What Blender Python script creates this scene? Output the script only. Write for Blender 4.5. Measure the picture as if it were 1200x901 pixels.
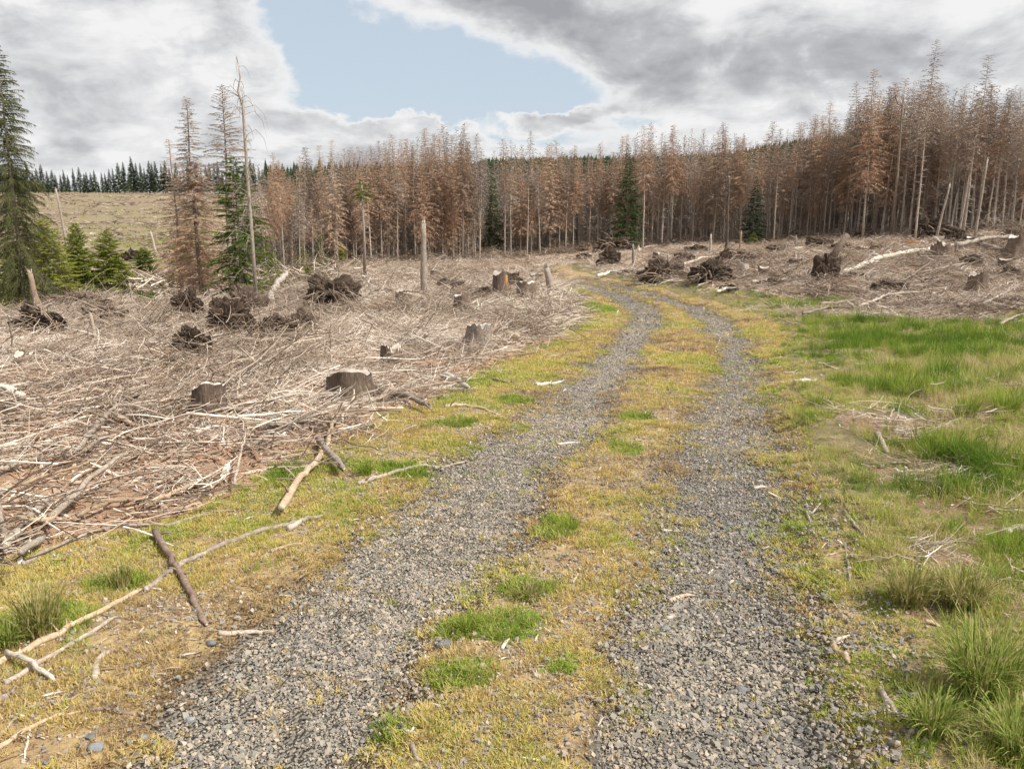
import bpy, math, random
import numpy as np
from mathutils import Vector, Matrix, Euler
random.seed(11)
rng = np.random.default_rng(11)
S = bpy.context.scene
for _o in list(bpy.data.objects): bpy.data.objects.remove(_o)
COL = S.collection
R = math.radians

# ------------------------------------------------------------------ camera, sun, sky, exposure
FPX, PW, PH = 942.0, 1200.0, 901.0           # focal length in pixels of the 1200 x 901 photograph
PITCH, CAMZ = R(11.7), 1.75
SUN_AZ, SUN_EL = R(114), R(50)               # azimuth clockwise from the view direction (+Y)
SUN_STRENGTH, SKY_STRENGTH = 5.0, 0.10
cam_data = bpy.data.cameras.new('camera')
cam_data.sensor_width = 36.0
cam_data.lens = 36.0 * FPX / PW
cam_data.clip_end = 12000
cam_data.clip_start = 0.05
cam = bpy.data.objects.new('camera', cam_data); COL.objects.link(cam)
cam.location = (0, 0, CAMZ); cam.rotation_euler = (R(90) - PITCH, 0, 0)
S.camera = cam
S.view_settings.view_transform = 'Standard'; S.view_settings.look = 'None'
S.view_settings.gamma = 1; S.view_settings.exposure = 0.18
S.render.film_transparent = False
S.cycles.use_adaptive_sampling = True; S.cycles.adaptive_threshold = 0.03
S.cycles.max_bounces = 4; S.cycles.diffuse_bounces = 2; S.cycles.transparent_max_bounces = 4
sun_data = bpy.data.lights.new('sun', 'SUN'); sun_data.energy = SUN_STRENGTH
sun_data.angle = R(0.53); sun_data.color = (1.0, 0.95, 0.87)
sun = bpy.data.objects.new('sun', sun_data); COL.objects.link(sun)
sd = Vector((math.sin(SUN_AZ) * math.cos(SUN_EL), math.cos(SUN_AZ) * math.cos(SUN_EL), math.sin(SUN_EL)))
sun.rotation_euler = sd.to_track_quat('Z', 'Y').to_euler()

class G:
    """small helper round a node tree"""
    def __init__(s, tree): s.t = tree; s.n = tree.nodes; s.l = tree.links
    def new(s, typ, **kw):
        n = s.n.new(typ)
        for k, v in kw.items(): setattr(n, k, v)
        return n
    def put(s, sock, v):
        if hasattr(v, 'is_output'): s.l.new(v, sock)
        elif isinstance(v, (tuple, list)):
            d = sock.default_value
            sock.default_value = tuple(v) + (1.0,) if len(d) == 4 and len(v) == 3 else tuple(v)
        else: sock.default_value = v
    def m(s, op, a, b=0.0, c=0.0, clamp=False):
        n = s.new('ShaderNodeMath', operation=op, use_clamp=clamp)
        s.put(n.inputs[0], a); s.put(n.inputs[1], b); s.put(n.inputs[2], c)
        return n.outputs[0]
    def mix(s, f, a, b, mode='MIX'):
        n = s.new('ShaderNodeMix', data_type='RGBA', blend_type=mode)
        s.put(n.inputs[0], f); s.put(n.inputs[6], a); s.put(n.inputs[7], b)
        return n.outputs[2]
    def noise(s, vec, scale, detail=4.0, rough=0.55, dist=0.0, out=0):
        n = s.new('ShaderNodeTexNoise'); s.put(n.inputs['Vector'], vec)
        n.inputs['Scale'].default_value = scale; n.inputs['Detail'].default_value = detail
        n.inputs['Roughness'].default_value = rough; n.inputs['Distortion'].default_value = dist
        return n.outputs[out]
    def vor(s, vec, scale, out='Color', feature='F1', rand=1.0):
        n = s.new('ShaderNodeTexVoronoi', feature=feature); s.put(n.inputs['Vector'], vec)
        n.inputs['Scale'].default_value = scale; n.inputs['Randomness'].default_value = rand
        return n.outputs[out]
    def ramp(s, f, stops, interp='LINEAR'):
        n = s.new('ShaderNodeValToRGB'); s.put(n.inputs[0], f)
        e = n.color_ramp; e.interpolation = interp
        while len(e.elements) < len(stops): e.elements.new(0.5)
        for k, (p, c) in zip(e.elements, stops):
            k.position = p; k.color = tuple(c) + (1.0,) if len(c) == 3 else c
        return n.outputs[0]
    def step(s, f, a, b):
        n = s.new('ShaderNodeMapRange', interpolation_type='SMOOTHSTEP'); s.put(n.inputs[0], f)
        n.inputs[1].default_value = a; n.inputs[2].default_value = b
        return n.outputs[0]
    def mapping(s, vec, scale=(1, 1, 1), rot=(0, 0, 0), loc=(0, 0, 0)):
        n = s.new('ShaderNodeMapping'); s.put(n.inputs[0], vec)
        n.inputs[1].default_value = loc; n.inputs[2].default_value = rot; n.inputs[3].default_value = scale
        return n.outputs[0]
    def attr(s, name, typ='GEOMETRY', out='Fac'):
        n = s.new('ShaderNodeAttribute', attribute_type=typ, attribute_name=name)
        return n.outputs[out]

world = bpy.data.worlds.new('World'); S.world = world; world.use_nodes = True
g = G(world.node_tree); g.n.clear()
sky = g.new('ShaderNodeTexSky', sky_type='NISHITA', sun_disc=False, sun_elevation=SUN_EL, sun_rotation=SUN_AZ)
sky.air_density = 1.0; sky.dust_density = 2.5; sky.ozone_density = 1.0; sky.altitude = 600
tc = g.new('ShaderNodeTexCoord'); sep = g.new('ShaderNodeSeparateXYZ'); g.l.new(tc.outputs['Generated'], sep.inputs[0])
dx, dy, dz = sep.outputs
zc = g.m('MAXIMUM', dz, 0.0)
den = g.m('ADD', zc, 0.085)
cmb = g.new('ShaderNodeCombineXYZ')
g.l.new(g.m('DIVIDE', dx, den), cmb.inputs[0]); g.l.new(g.m('DIVIDE', dy, den), cmb.inputs[1])
plane = cmb.outputs[0]
hor = g.m('SQRT', g.m('ADD', g.m('MULTIPLY', dx, dx), g.m('MULTIPLY', dy, dy)))
el = g.m('DIVIDE', dz, g.m('MAXIMUM', hor, 0.01))         # tan of the elevation
az = g.m('ARCTAN2', dx, dy)                                # azimuth from +Y
warp = g.noise(g.mapping(tc.outputs['Generated'], (1, 1, 1.7), loc=(7, 2, 0)), 7.5, 7, 0.6, 0, 1)
def blobs(lst, wob=0.05):
    tot = None
    ww = g.new('ShaderNodeSeparateColor'); g.l.new(warp, ww.inputs[0])
    a2 = g.m('ADD', az, g.m('MULTIPLY', g.m('SUBTRACT', ww.outputs[0], 0.5), wob * 3.2))
    e2 = g.m('ADD', el, g.m('MULTIPLY', g.m('SUBTRACT', ww.outputs[1], 0.5), wob * 2.0))
    for (u, v, ru, rv, w) in lst:
        a0 = math.atan((u - 600) / FPX); e0 = (262 - v) / FPX
        A = g.m('DIVIDE', g.m('SUBTRACT', a2, a0), ru / FPX); E = g.m('DIVIDE', g.m('SUBTRACT', e2, e0), rv / FPX)
        q = g.m('ADD', g.m('MULTIPLY', A, A), g.m('MULTIPLY', E, E))
        q = g.m('MULTIPLY', g.m('EXPONENT', g.m('MULTIPLY', q, -1.0)), w)
        tot = q if tot is None else g.m('ADD', tot, q)
    return tot
n1 = g.noise(plane, 0.55, 9, 0.56, 0.25)
n2 = g.noise(g.mapping(tc.outputs['Generated'], (1, 1, 1.8)), 6.5, 10, 0.60, 0.4)
hole = blobs([(365, 40, 52, 40, 1.0), (430, 92, 78, 52, 1.15), (455, 128, 90, 24, .7), (530, 112, 115, 42, 1.1), (640, 138, 80, 26, 1.0), (720, 162, 40, 12, .5), (420, 150, 95, 24, .9), (580, 165, 170, 20, .9),
              (330, 110, 34, 36, -.3), (478, 165, 44, 17, -2.6), (540, 172, 50, 14, -2.0), (645, 152, 62, 11, -2.0), (350, 172, 60, 20, -1.2), (700, 168, 30, 8, -.6), (1120, 165, 60, 14, -.2)], 0.05)
base = g.m('ADD', g.m('MULTIPLY', n1, 0.25), g.m('MULTIPLY', n2, 1.05))
cov = g.m('SUBTRACT', g.m('ADD', base, g.m('SUBTRACT', 0.22, g.m('MULTIPLY', g.step(el, 0.28, 0.9), 0.27))), g.m('MULTIPLY', hole, 0.53))
cmask = g.step(cov, 0.46, 0.70)
dark = blobs([(680, 40, 130, 42, 1.0), (255, 35, 60, 40, .8), (880, 85, 190, 34, .85), (1060, 115, 150, 30, .9), (740, 105, 60, 30, .4), (100, 150, 220, 34, .5), (80, 90, 160, 26, .3), (560, 30, 60, 20, .5),
              (1130, 20, 60, 30, -.5), (830, 45, 80, 18, -.5), (400, 15, 40, 16, -.4), (745, 75, 40, 18, -.6), (60, 60, 90, 40, -.35), (200, 45, 40, 25, -.3), (930, 120, 60, 10, -.3)], 0.07)
n3 = g.noise(g.mapping(tc.outputs['Generated'], (1, 1, 1.9), loc=(3, 1, 2)), 6.5, 9, 0.56, 0.5)
n4 = g.noise(plane, 1.3, 8, 0.6, 0.3)
shade = g.m('ADD', g.m('MULTIPLY', dark, 0.60), g.m('ADD', g.m('MULTIPLY', g.m('SUBTRACT', n3, 0.5), 2.3), g.m('MULTIPLY', g.m('SUBTRACT', n4, 0.5), 0.7)))
thick = g.step(cov, 0.58, 0.95)
n5 = g.noise(g.mapping(tc.outputs['Generated'], (1, 1, 2.2), loc=(1, 5, 2)), 15, 7, 0.6, 0.3)
shade = g.m('MULTIPLY', g.m('ADD', g.m('ADD', shade, g.m('MULTIPLY', g.m('SUBTRACT', n5, 0.5), 1.2)), 0.20), thick)
ccol = g.ramp(shade, [(0.0, (7.9, 7.9, 7.9)), (0.2, (6.5, 6.55, 6.65)), (0.5, (4.7, 4.8, 5.0)), (1.0, (3.2, 3.3, 3.5))])
# the ramp clamps nothing above 1 in Blender, colours are plain floats
skyc = g.mix(g.m('SUBTRACT', 0.66, g.m('MULTIPLY', g.step(el, 0.28, 0.9), 0.5)), sky.outputs[0], (6.2, 7.0, 7.7))
col = g.mix(cmask, skyc, ccol)
bg = g.new('ShaderNodeBackground'); g.put(bg.inputs[0], col); bg.inputs[1].default_value = SKY_STRENGTH
wo = g.new('ShaderNodeOutputWorld'); g.l.new(bg.outputs[0], wo.inputs[0])

# ------------------------------------------------------------------ noise, projection, terrain
def _hash(ix, iy, seed):
    h = (ix.astype(np.int64) * 374761393 + iy.astype(np.int64) * 668265263 + seed * 974711) & 0x7fffffff
    h = ((h ^ (h >> 13)) * 1274126177) & 0x7fffffff
    return ((h ^ (h >> 16)) & 0xffff) / 65535.0
def vnoise(x, y, seed=0):
    x = np.asarray(x, float); y = np.asarray(y, float)
    ix = np.floor(x); iy = np.floor(y); fx = x - ix; fy = y - iy
    fx = fx * fx * (3 - 2 * fx); fy = fy * fy * (3 - 2 * fy)
    a = _hash(ix, iy, seed); b = _hash(ix + 1, iy, seed); c = _hash(ix, iy + 1, seed); d = _hash(ix + 1, iy + 1, seed)
    return (a * (1 - fx) + b * fx) * (1 - fy) + (c * (1 - fx) + d * fx) * fy
def fbm(x, y, seed=0, octv=4):
    t = 0; amp = .5; s = 0
    for k in range(octv):
        t = t + amp * vnoise(np.asarray(x) * 2 ** k + 17.3 * k, np.asarray(y) * 2 ** k - 9.1 * k, seed + k); s += amp; amp *= .5
    return t / s
def sst(a, b, x):
    t = np.clip((np.asarray(x, float) - a) / (b - a), 0, 1); return t * t * (3 - 2 * t)
def lut(pts):
    """smooth lookup through control points"""
    xs = np.array([p[0] for p in pts], float); ys = np.array([p[1] for p in pts], float)
    gx = np.linspace(0, 1, 1500) ** 2.2 * (xs[-1] - xs[0]) + xs[0]
    m = np.gradient(ys, xs)
    for i in range(len(xs) - 1):
        d = (ys[i + 1] - ys[i]) / (xs[i + 1] - xs[i])
        if d == 0: m[i] = m[i + 1] = 0
    k = np.clip(np.searchsorted(xs, gx) - 1, 0, len(xs) - 2)
    h = xs[k + 1] - xs[k]; t = (gx - xs[k]) / h
    gy = (2*t**3 - 3*t**2 + 1) * ys[k] + (t**3 - 2*t**2 + t) * h * m[k] + (-2*t**3 + 3*t**2) * ys[k+1] + (t**3 - t**2) * h * m[k+1]
    return lambda q: np.interp(q, gx, gy)
prof_c = lut([(0, 0), (6, 0), (10, -.18), (15, -.52), (20, -.88), (30, -1.30), (45, -1.65), (60, -1.92), (75, -2.1), (100, -2.2), (150, -2), (260, 2), (450, 12), (800, 34), (1150, 56), (1500, 48), (2500, 20), (6000, 0)])
prof_l = lut([(0, 0), (6, 0), (10, -.22), (15, -.62), (20, -1.0), (30, -1.65), (45, -2.4), (60, -2.95), (85, -3.3), (130, -2.5), (200, .2), (300, 5.2), (420, 12), (520, 17), (700, 22), (1100, 26), (1500, 22), (2500, 10), (6000, 0)])
def H0(X, Y):
    X = np.asarray(X, float); Y = np.asarray(Y, float)
    Yc = np.maximum(Y, 0.0)
    t = X / np.maximum(Y, 3.0)
    wl = sst(-0.20, -0.34, t)
    z = prof_c(Yc) * (1 - wl) + prof_l(Yc) * wl
    z = z + 0.066 * np.clip(X, 0, 60) * sst(6, 60, Y) * (1 - .6 * sst(100, 200, Y))
    z = z + 36 * np.exp(-((t - .42) / .15) ** 2) * sst(500, 1100, Y)
    z = z - 24 * (1 - sst(-.11, -.02, t)) * (1 - wl) * sst(500, 950, Y)
    z = z + 3.0 * (fbm(X / 90, Y / 90, 5) - .5) * sst(110, 260, Y) + 14 * (fbm(X / 420, Y / 420, 6) - .5) * sst(500, 900, Y)
    z = z + .25 * (fbm(X / 9, Y / 9, 7) - .5) * sst(9, 25, Y) * (1 - sst(200, 300, Y))
    return z
cp, sp = math.cos(PITCH), math.sin(PITCH)
def ray(u, v):
    a = (u - PW / 2) / FPX; b = (PH / 2 - v) / FPX
    return (a, cp + b * sp, -sp + b * cp)
def proj(X, Y, Z):
    zz = np.asarray(Z) - CAMZ; dep = Y * cp - zz * sp; up = Y * sp + zz * cp
    return PW / 2 + FPX * X / dep, PH / 2 - FPX * up / dep
def hit(u, v, hf=H0):
    d = ray(u, v); ts = np.geomspace(.6, 5000, 1400)
    X = d[0] * ts; Y = d[1] * ts; Z = CAMZ + d[2] * ts
    below = np.nonzero(Z < hf(X, Y))[0]
    if not len(below): i = len(ts) - 1
    else: i = max(below[0], 1)
    lo, hi = ts[i - 1], ts[i]
    for _ in range(24):
        m = (lo + hi) / 2
        if CAMZ + d[2] * m < float(hf(d[0] * m, d[1] * m)): hi = m
        else: lo = m
    return d[0] * hi, d[1] * hi
def edge(pts):
    w = sorted([hit(u, v)[::-1] for u, v in pts])
    ys = np.array([a[0] for a in w]); xs = np.array([a[1] for a in w])
    s0 = (xs[1] - xs[0]) / max(ys[1] - ys[0], .05)
    y0 = ys[0] - 6; ys = np.concatenate([[y0], ys]); xs = np.concatenate([[xs[0] - s0 * 6 * .6], xs])
    return lambda Y: np.interp(Y, ys, xs)
_LT = [(901,110,440),(860,150,450),(800,200,480),(750,260,520),(700,320,560),(650,395,605),(600,450,628),(560,505,648),(530,545,668),(500,590,692),(470,630,712),(450,655,728),(430,682,745),(415,700,757),(400,716,768),(385,728,776),(370,735,776),(360,730,768),(350,714,752),(342,692,728),(335,665,700),(328,630,668)]
_RT = [(901,700,960),(860,715,950),(800,740,940),(750,750,930),(700,765,920),(650,785,905),(600,800,902),(560,812,908),(530,822,905),(500,830,902),(470,836,896),(450,840,890),(430,842,886),(415,842,882),(400,838,876),(385,828,864),(370,812,845),(360,795,822),(350,765,792),(342,738,760),(335,710,730),(329,680,700)]
LT0, LT1 = edge([(a, v) for v, a, b in _LT]), edge([(b, v) for v, a, b in _LT])
RT0, RT1 = edge([(a, v) for v, a, b in _RT]), edge([(b, v) for v, a, b in _RT])
RL = edge([(u, v) for u, v in [(-330,901),(-220,800),(-90,720),(0,668),(100,640),(200,612),(270,588),(335,560),(400,522),(450,494),(520,464),(575,440),(640,402),(668,380),(676,350),(652,335),(620,325),(590,318)]])
RR = edge([(u, v) for u, v in [(1070,901),(1075,850),(1085,780),(1055,720),(1022,680),(990,640),(970,600),(952,560),(942,530),(934,500),(930,470),(926,450),(922,430),(924,410),(918,390),(900,375),(870,364),(840,356),(800,346),(755,336),(720,329),(690,322),(670,317)]])
# right-hand grass ends and the clear-cut begins here (a line in u -> v)
_GB = [(690,315),(730,325),(800,337),(860,345),(920,351),(960,353),(1000,357),(1022,374),(1060,381),(1120,384),(1200,378),(1400,372),(2400,365)]
_LB = [(-600,385),(0,376),(40,368),(100,349),(130,352),(165,374),(200,356),(300,352),(350,338),(420,327),(550,312),(600,309),(660,306)]
def uv_line(pts):
    us = [p[0] for p in pts]; vs = [p[1] for p in pts]
    return lambda u: np.interp(u, us, vs)
GBv, LBv = uv_line(_GB), uv_line(_LB)
def patch(u, v, ru, rv):
    x, y = hit(u, v); x1, _ = hit(u + ru, v); _, y1 = hit(u, v - rv); return (x, y, abs(x1 - x), abs(y1 - y))
BARE = [patch(*p) for p in [(1045,512,70,16),(1085,560,60,14),(1125,610,45,26),(1185,470,30,14),(1060,735,34,22),(1075,850,40,26),(1130,500,60,8),(985,372,55,9),(1120,670,30,10),(1040,570,25,8)]]
GREENP = [patch(*p) for p in [(560,740,55,16),(620,700,40,14),(545,795,45,18),(465,862,30,14),(650,622,22,14),(735,530,22,8),(745,492,18,5),(700,362,22,6),(530,500,25,5),(600,472,22,4),(470,555,28,7),(60,735,60,22),(140,690,40,14),(60,610,24,10),(600,735,40,20),(655,790,30,10),(330,560,30,12)]]
EDGE_U = [(-400,50),(150,56),(310,58),(360,60),(420,64),(480,68),(560,72),(600,80),(700,84),(800,80),(900,76),(1000,72),(1100,66),(1200,60),(1600,52),(2400,48)]
def edgeY(t):
    """distance of the forest edge for t = X / Y"""
    return np.interp(t * FPX / cp + 600, [p[0] for p in EDGE_U], [p[1] for p in EDGE_U])
def zones(X, Y):
    X = np.asarray(X, float); Y = np.asarray(Y, float)
    sc = np.clip(Y / 6, .35, 3)
    wx = X + (fbm(X * 1.3, Y * 1.3, 21) - .5) * .55 * np.minimum(sc, 1.2) + (fbm(X * 6, Y * 6, 22) - .5) * .22
    t = X / np.maximum(Y, 1.5)
    Z = H0(X, Y); Ys = np.maximum(Y, 2.0)
    u, v = proj(X, Ys, Z); v = v + (fbm(X * .5, Y * .5, 23) - .5) * np.clip(60 / Ys, 1.5, 14)
    u = np.clip(u, -3000, 4000)
    def band(a, b, s):
        return sst(-s, s, wx - a) * sst(-s, s, b - wx)
    s = .24 * np.clip(Y / 4, .6, 1.2)
    lt0, lt1, rt0, rt1 = LT0(Y), LT1(Y), RT0(Y), RT1(Y)
    gl = band(lt0 + .03, lt1 - .01, s); gr = band(rt0 - .03, rt1 + .03, s)
    fade = 1 - sst(36, 46, Y)
    gravel = np.maximum(gl, gr) * fade
    rl, rr = RL(Y), RR(Y)
    far = sst(52, 58, Y)
    road = band(rl, rr, .16) * (1 - far)
    fy = edgeY(t)
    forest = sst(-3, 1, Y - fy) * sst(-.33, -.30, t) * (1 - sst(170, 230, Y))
    right = (wx > (rl + rr) / 2)
    deb_r = right * (1 - road) * sst(2, -2, v - GBv(u)) * (1 - forest)
    left = ~right
    deb_l = left * (1 - road) * sst(-3, 3, v - LBv(u)) * (1 - forest)
    mid = (~(right & (Y < 52))) & (Y > 45) & (t > -.22)
    deb = np.where(mid, (1 - forest), np.maximum(deb_r, deb_l))
    deb = np.where(Y > 120, 0, deb)
    grass = right * (1 - road) * (1 - deb_r) * (1 - forest) * (Y < 60)
    bare = 0
    for (px, py, rx, ry) in BARE:
        q = ((X - px) / rx) ** 2 + ((Y - py) / ry) ** 2 + (fbm(X * 3, Y * 3, 31) - .5) * 1.6
        bare = np.maximum(bare, sst(1.3, .7, q))
    bare = bare * grass
    grn = 0
    for (px, py, rx, ry) in GREENP:
        q = ((X - px) / rx) ** 2 + ((Y - py) / ry) ** 2 + (fbm(X * 5, Y * 5, 32) - .5) * 1.8
        grn = np.maximum(grn, sst(1.3, .5, q))
    meadow = np.clip(1 - road - deb - grass - forest, 0, 1) * (Y > 8)
    # how far left of the left track: the verge there is greener, the strip by the tracks is ochre
    verge = sst(.1, 1.1, lt0 - wx) * road
    hill = sst(560, 640, Y)
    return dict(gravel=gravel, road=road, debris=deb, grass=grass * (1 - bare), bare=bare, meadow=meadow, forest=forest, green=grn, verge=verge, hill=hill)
def micro(X, Y, z=None):
    z = z or zones(X, Y)
    m = -.045 * z['gravel'] + .03 * (z['road'] - z['gravel']) * (1 - z['gravel'])
    m = m + z['debris'] * (.06 + .55 * (fbm(X * .8, Y * .8, 41) - .45) * sst(4, 16, Y) + .14 * (fbm(X * 2.5, Y * 2.5, 42) - .5) + .5 * (fbm(X * .55, Y * .55, 47) - .5) * (X > 0) * sst(12, 20, Y))
    m = m + (z['grass'] + z['bare']) * (.05 + .22 * (fbm(X * 1.1, Y * 1.1, 43) - .42))
    m = m + z['meadow'] * .5 * (fbm(X * .25, Y * .25, 44) - .5) * (Y < 250)
    m = m + (fbm(X * 9, Y * 9, 45) - .5) * .014
    return m
def hgt(X, Y): return H0(X, Y) + micro(X, Y)
def P(u, v, lift=0.0):
    x, y = hit(u, v); return Vector((x, y, float(hgt(x, y)) + lift))
def depth(p): return p[1] * cp - (p[2] - CAMZ) * sp
def px(p, n): return n * depth(p) / FPX                 # metres that n photo pixels span at p
def at(u, Y):
    """ground point at distance Y below photo column u (u read near the horizon)"""
    x = (u - 600) / FPX * Y / cp
    for _ in range(4):
        z = float(H0(x, Y)); x = (u - 600) / FPX * (Y * cp - (z - CAMZ) * sp)
    return Vector((x, Y, float(hgt(x, Y))))
def top_h(p, v):
    """height above p at which the photo row v is reached"""
    d = ray(600, v); return CAMZ + d[2] * p[1] / d[1] - p[2]

KEEP = [(242,490,44),(407,474,62),(561,412,52),(458,434,34),(474,358,30),(542,368,28),(586,348,22),(617,355,28),(896,325,20),(1148,344,50),(1107,308,44),(1190,300,44),(770,308,14),(872,318,16),
        (228,415,46),(268,395,52),(222,375,40),(325,398,50),(390,358,60),(356,386,40),(48,392,52),(968,330,34),(775,328,48),(832,332,46),(862,308,40),(385,530,26),(350,580,26),(60,620,60),(120,600,50),(30,650,50),(130,520,36),(15,480,30),(648,335,20),(1030,350,30),(1045,315,40),(1010,320,30),(1150,292,24),(490,480,24),(326,350,22),(292,375,36)]
KEEPW = []
for u_, v_, w_ in KEEP:
    x_, y_ = hit(u_, v_); x1_, _ = hit(u_ + w_ / 2, v_); KEEPW.append((x_, y_, abs(x1_ - x_)))
def free(X, Y):
    f = np.ones(len(X), bool)
    for x_, y_, r_ in KEEPW: f &= ((X - x_) ** 2 + ((Y - y_ + r_ * .5) / 1.3) ** 2 > r_ * r_)
    return f | (rng.random(len(X)) < .12)
# ------------------------------------------------------------------ objects and tags
def setp(o, label=None, cat=None, group=None, kind=None):
    if label: o['label'] = label
    if cat: o['category'] = cat
    if group: o['group'] = group
    if kind: o['kind'] = kind
    return o
def link(o, parent=None):
    COL.objects.link(o)
    if parent is not None: o.parent = parent
    return o
def empty(name, loc, label, cat, group=None, rot=(0, 0, 0)):
    o = bpy.data.objects.new(name, None); o.location = loc; o.rotation_euler = rot; o.empty_display_size = .1
    link(o); return setp(o, label, cat, group)
def mesh_np(name, V, F, mat=None, smooth=False):
    """F: an integer array of triangles or quads (all the same size) or a list of such arrays"""
    V = np.asarray(V, np.float32).reshape(-1, 3)
    Fs = F if isinstance(F, list) else [F]
    Fs = [np.asarray(f, np.int32) for f in Fs if len(f)]
    me = bpy.data.meshes.new(name)
    me.vertices.add(len(V)); me.vertices.foreach_set('co', V.ravel())
    loops = np.concatenate([f.ravel() for f in Fs]); sizes = np.concatenate([np.full(len(f), f.shape[1], np.int32) for f in Fs])
    me.loops.add(len(loops)); me.loops.foreach_set('vertex_index', loops)
    me.polygons.add(len(sizes))
    starts = np.concatenate([[0], np.cumsum(sizes)[:-1]]).astype(np.int32)
    me.polygons.foreach_set('loop_start', starts)
    me.polygons.foreach_set('use_smooth', np.full(len(sizes), bool(smooth)))
    me.update(calc_edges=True); me.validate()
    if mat: me.materials.append(mat)
    return me
class MB:
    def __init__(s): s.V = []; s.F3 = []; s.F4 = []; s.n = 0
    def add(s, V, F):
        V = np.asarray(V, float); F = np.asarray(F, int)
        if F.ndim == 1: F = F[None]
        (s.F3 if F.shape[1] == 3 else s.F4).append(F + s.n); s.V.append(V); s.n += len(V)
    def tube(s, pts, rad, sides=6, cap=True, squash=1.0, jit=0.0):
        pts = [Vector(p) for p in pts]; n = len(pts)
        rad = rad if hasattr(rad, '__len__') else [rad] * n
        V = []; up = Vector((0, 0, 1))
        for i, p in enumerate(pts):
            t = (pts[min(i + 1, n - 1)] - pts[max(i - 1, 0)]).normalized()
            a = t.cross(up if abs(t.z) < .93 else Vector((1, 0, 0))).normalized(); b = a.cross(t)
            for k in range(sides):
                th = 2 * math.pi * k / sides; r = rad[i] * (1 + (random.uniform(-jit, jit) if jit else 0))
                V.append(p + a * math.cos(th) * r + b * math.sin(th) * r * squash)
        F = []
        for i in range(n - 1):
            for k in range(sides):
                k2 = (k + 1) % sides; F.append((i * sides + k, i * sides + k2, (i + 1) * sides + k2, (i + 1) * sides + k))
        m = len(V)
        if cap:
            V.append(pts[0]); V.append(pts[-1]); T = []
            for k in range(sides):
                k2 = (k + 1) % sides; T.append((m, k2, k)); T.append((m + 1, (n - 1) * sides + k, (n - 1) * sides + k2))
            s.V.append(np.array([tuple(v) for v in V])); s.F4.append(np.array(F) + s.n); s.F3.append(np.array(T) + s.n); s.n += len(V)
        else:
            s.add([tuple(v) for v in V], F)
    def mesh(s, name, mat, smooth=True):
        F = []
        if s.F3: F.append(np.concatenate(s.F3))
        if s.F4: F.append(np.concatenate(s.F4))
        return mesh_np(name, np.concatenate(s.V), F, mat, smooth)
    def obj(s, name, mat, parent=None, smooth=True, loc=None):
        o = bpy.data.objects.new(name, s.mesh(name, mat, smooth))
        if loc is not None: o.location = loc
        return link(o, parent)
def set_st(me, vals):
    a = me.attributes.new('st', 'FLOAT', 'POINT'); a.data.foreach_set('value', np.asarray(vals, np.float32))
    return me
def tri_strips(P0, D, W, L, bend=None):
    """many thin triangles: base points P0, unit directions D, side vectors W, lengths L"""
    n = len(P0); a = P0 - W; b = P0 + W; c = P0 + D * L[:, None]
    V = np.stack([a, b, c], 1).reshape(-1, 3); F = np.arange(3 * n).reshape(-1, 3)
    return V, F

# ------------------------------------------------------------------ materials
def material(name, rough=.9, spec=.25):
    m = bpy.data.materials.new(name); m.use_nodes = True
    gg = G(m.node_tree); b = gg.n['Principled BSDF']
    b.inputs['Roughness'].default_value = rough; b.inputs['Specular IOR Level'].default_value = spec
    return m, gg, b
def bump(gg, b, h, strength=.5, dist=.02):
    n = gg.new('ShaderNodeBump'); n.inputs['Strength'].default_value = strength; n.inputs['Distance'].default_value = dist
    gg.put(n.inputs['Height'], h); gg.l.new(n.outputs[0], b.inputs['Normal'])
def wood_mat(name, c1, c2, c3, sx=4, sz=.6, bumpd=.01, objrand=.25):
    m, gg, b = material(name)
    t = gg.new('ShaderNodeTexCoord').outputs['Object']
    n = gg.noise(t, 7, 6, .65); n2 = gg.noise(gg.mapping(t, (sx, sx, sz)), 9, 5, .6)
    c = gg.ramp(n2, [(.28, c1), (.52, c2), (.74, c3)])
    c = gg.mix(gg.step(n, .35, .7), c, gg.mix(.5, c, c1))
    c = gg.mix(gg.m('MULTIPLY', gg.step(gg.noise(t, 26, 4, .7), .52, .66), .55), c, c1)
    oi = gg.new('ShaderNodeObjectInfo')
    k = gg.m('ADD', gg.m('MULTIPLY', oi.outputs['Random'], objrand * 2), 1 - objrand)
    cb = gg.new('ShaderNodeCombineXYZ')
    for i in range(3): gg.l.new(k, cb.inputs[i])
    c = gg.mix(1.0, c, cb.outputs[0], 'MULTIPLY')
    gg.l.new(c, b.inputs['Base Color']); bump(gg, b, gg.m('ADD', n2, n), .6, bumpd)
    return m
M = {}
M['bark'] = wood_mat('spruce_bark', (.19, .155, .125), (.34, .285, .235), (.52, .455, .385))
M['pale_bark'] = wood_mat('pale_bark', (.24, .19, .15), (.44, .38, .32), (.62, .56, .49))
M['dark_bark'] = wood_mat('dark_bark', (.06, .045, .035), (.13, .10, .08), (.24, .19, .15))
M['stump_bark'] = wood_mat('stump_bark', (.09, .062, .048), (.19, .14, .105), (.36, .285, .225), 6, .8, .03)
M['orange_wood'] = wood_mat('orange_wood', (.38, .17, .06), (.55, .27, .10), (.68, .42, .2))
M['cut_wood'] = wood_mat('cut_wood', (.40, .34, .27), (.58, .51, .43), (.74, .67, .58), 3, 3)
M['white_wood'] = wood_mat('white_wood', (.50, .45, .38), (.70, .65, .58), (.82, .78, .72))
M['stick'] = wood_mat('stick_grey', (.22, .17, .13), (.42, .35, .28), (.62, .55, .46), 5, 5)
M['stick_brown'] = wood_mat('stick_brown', (.15, .10, .075), (.28, .20, .15), (.44, .35, .27), 5, 5)
M['stick_tan'] = wood_mat('stick_tan', (.30, .21, .13), (.50, .38, .26), (.66, .54, .40), 5, 5)
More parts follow.
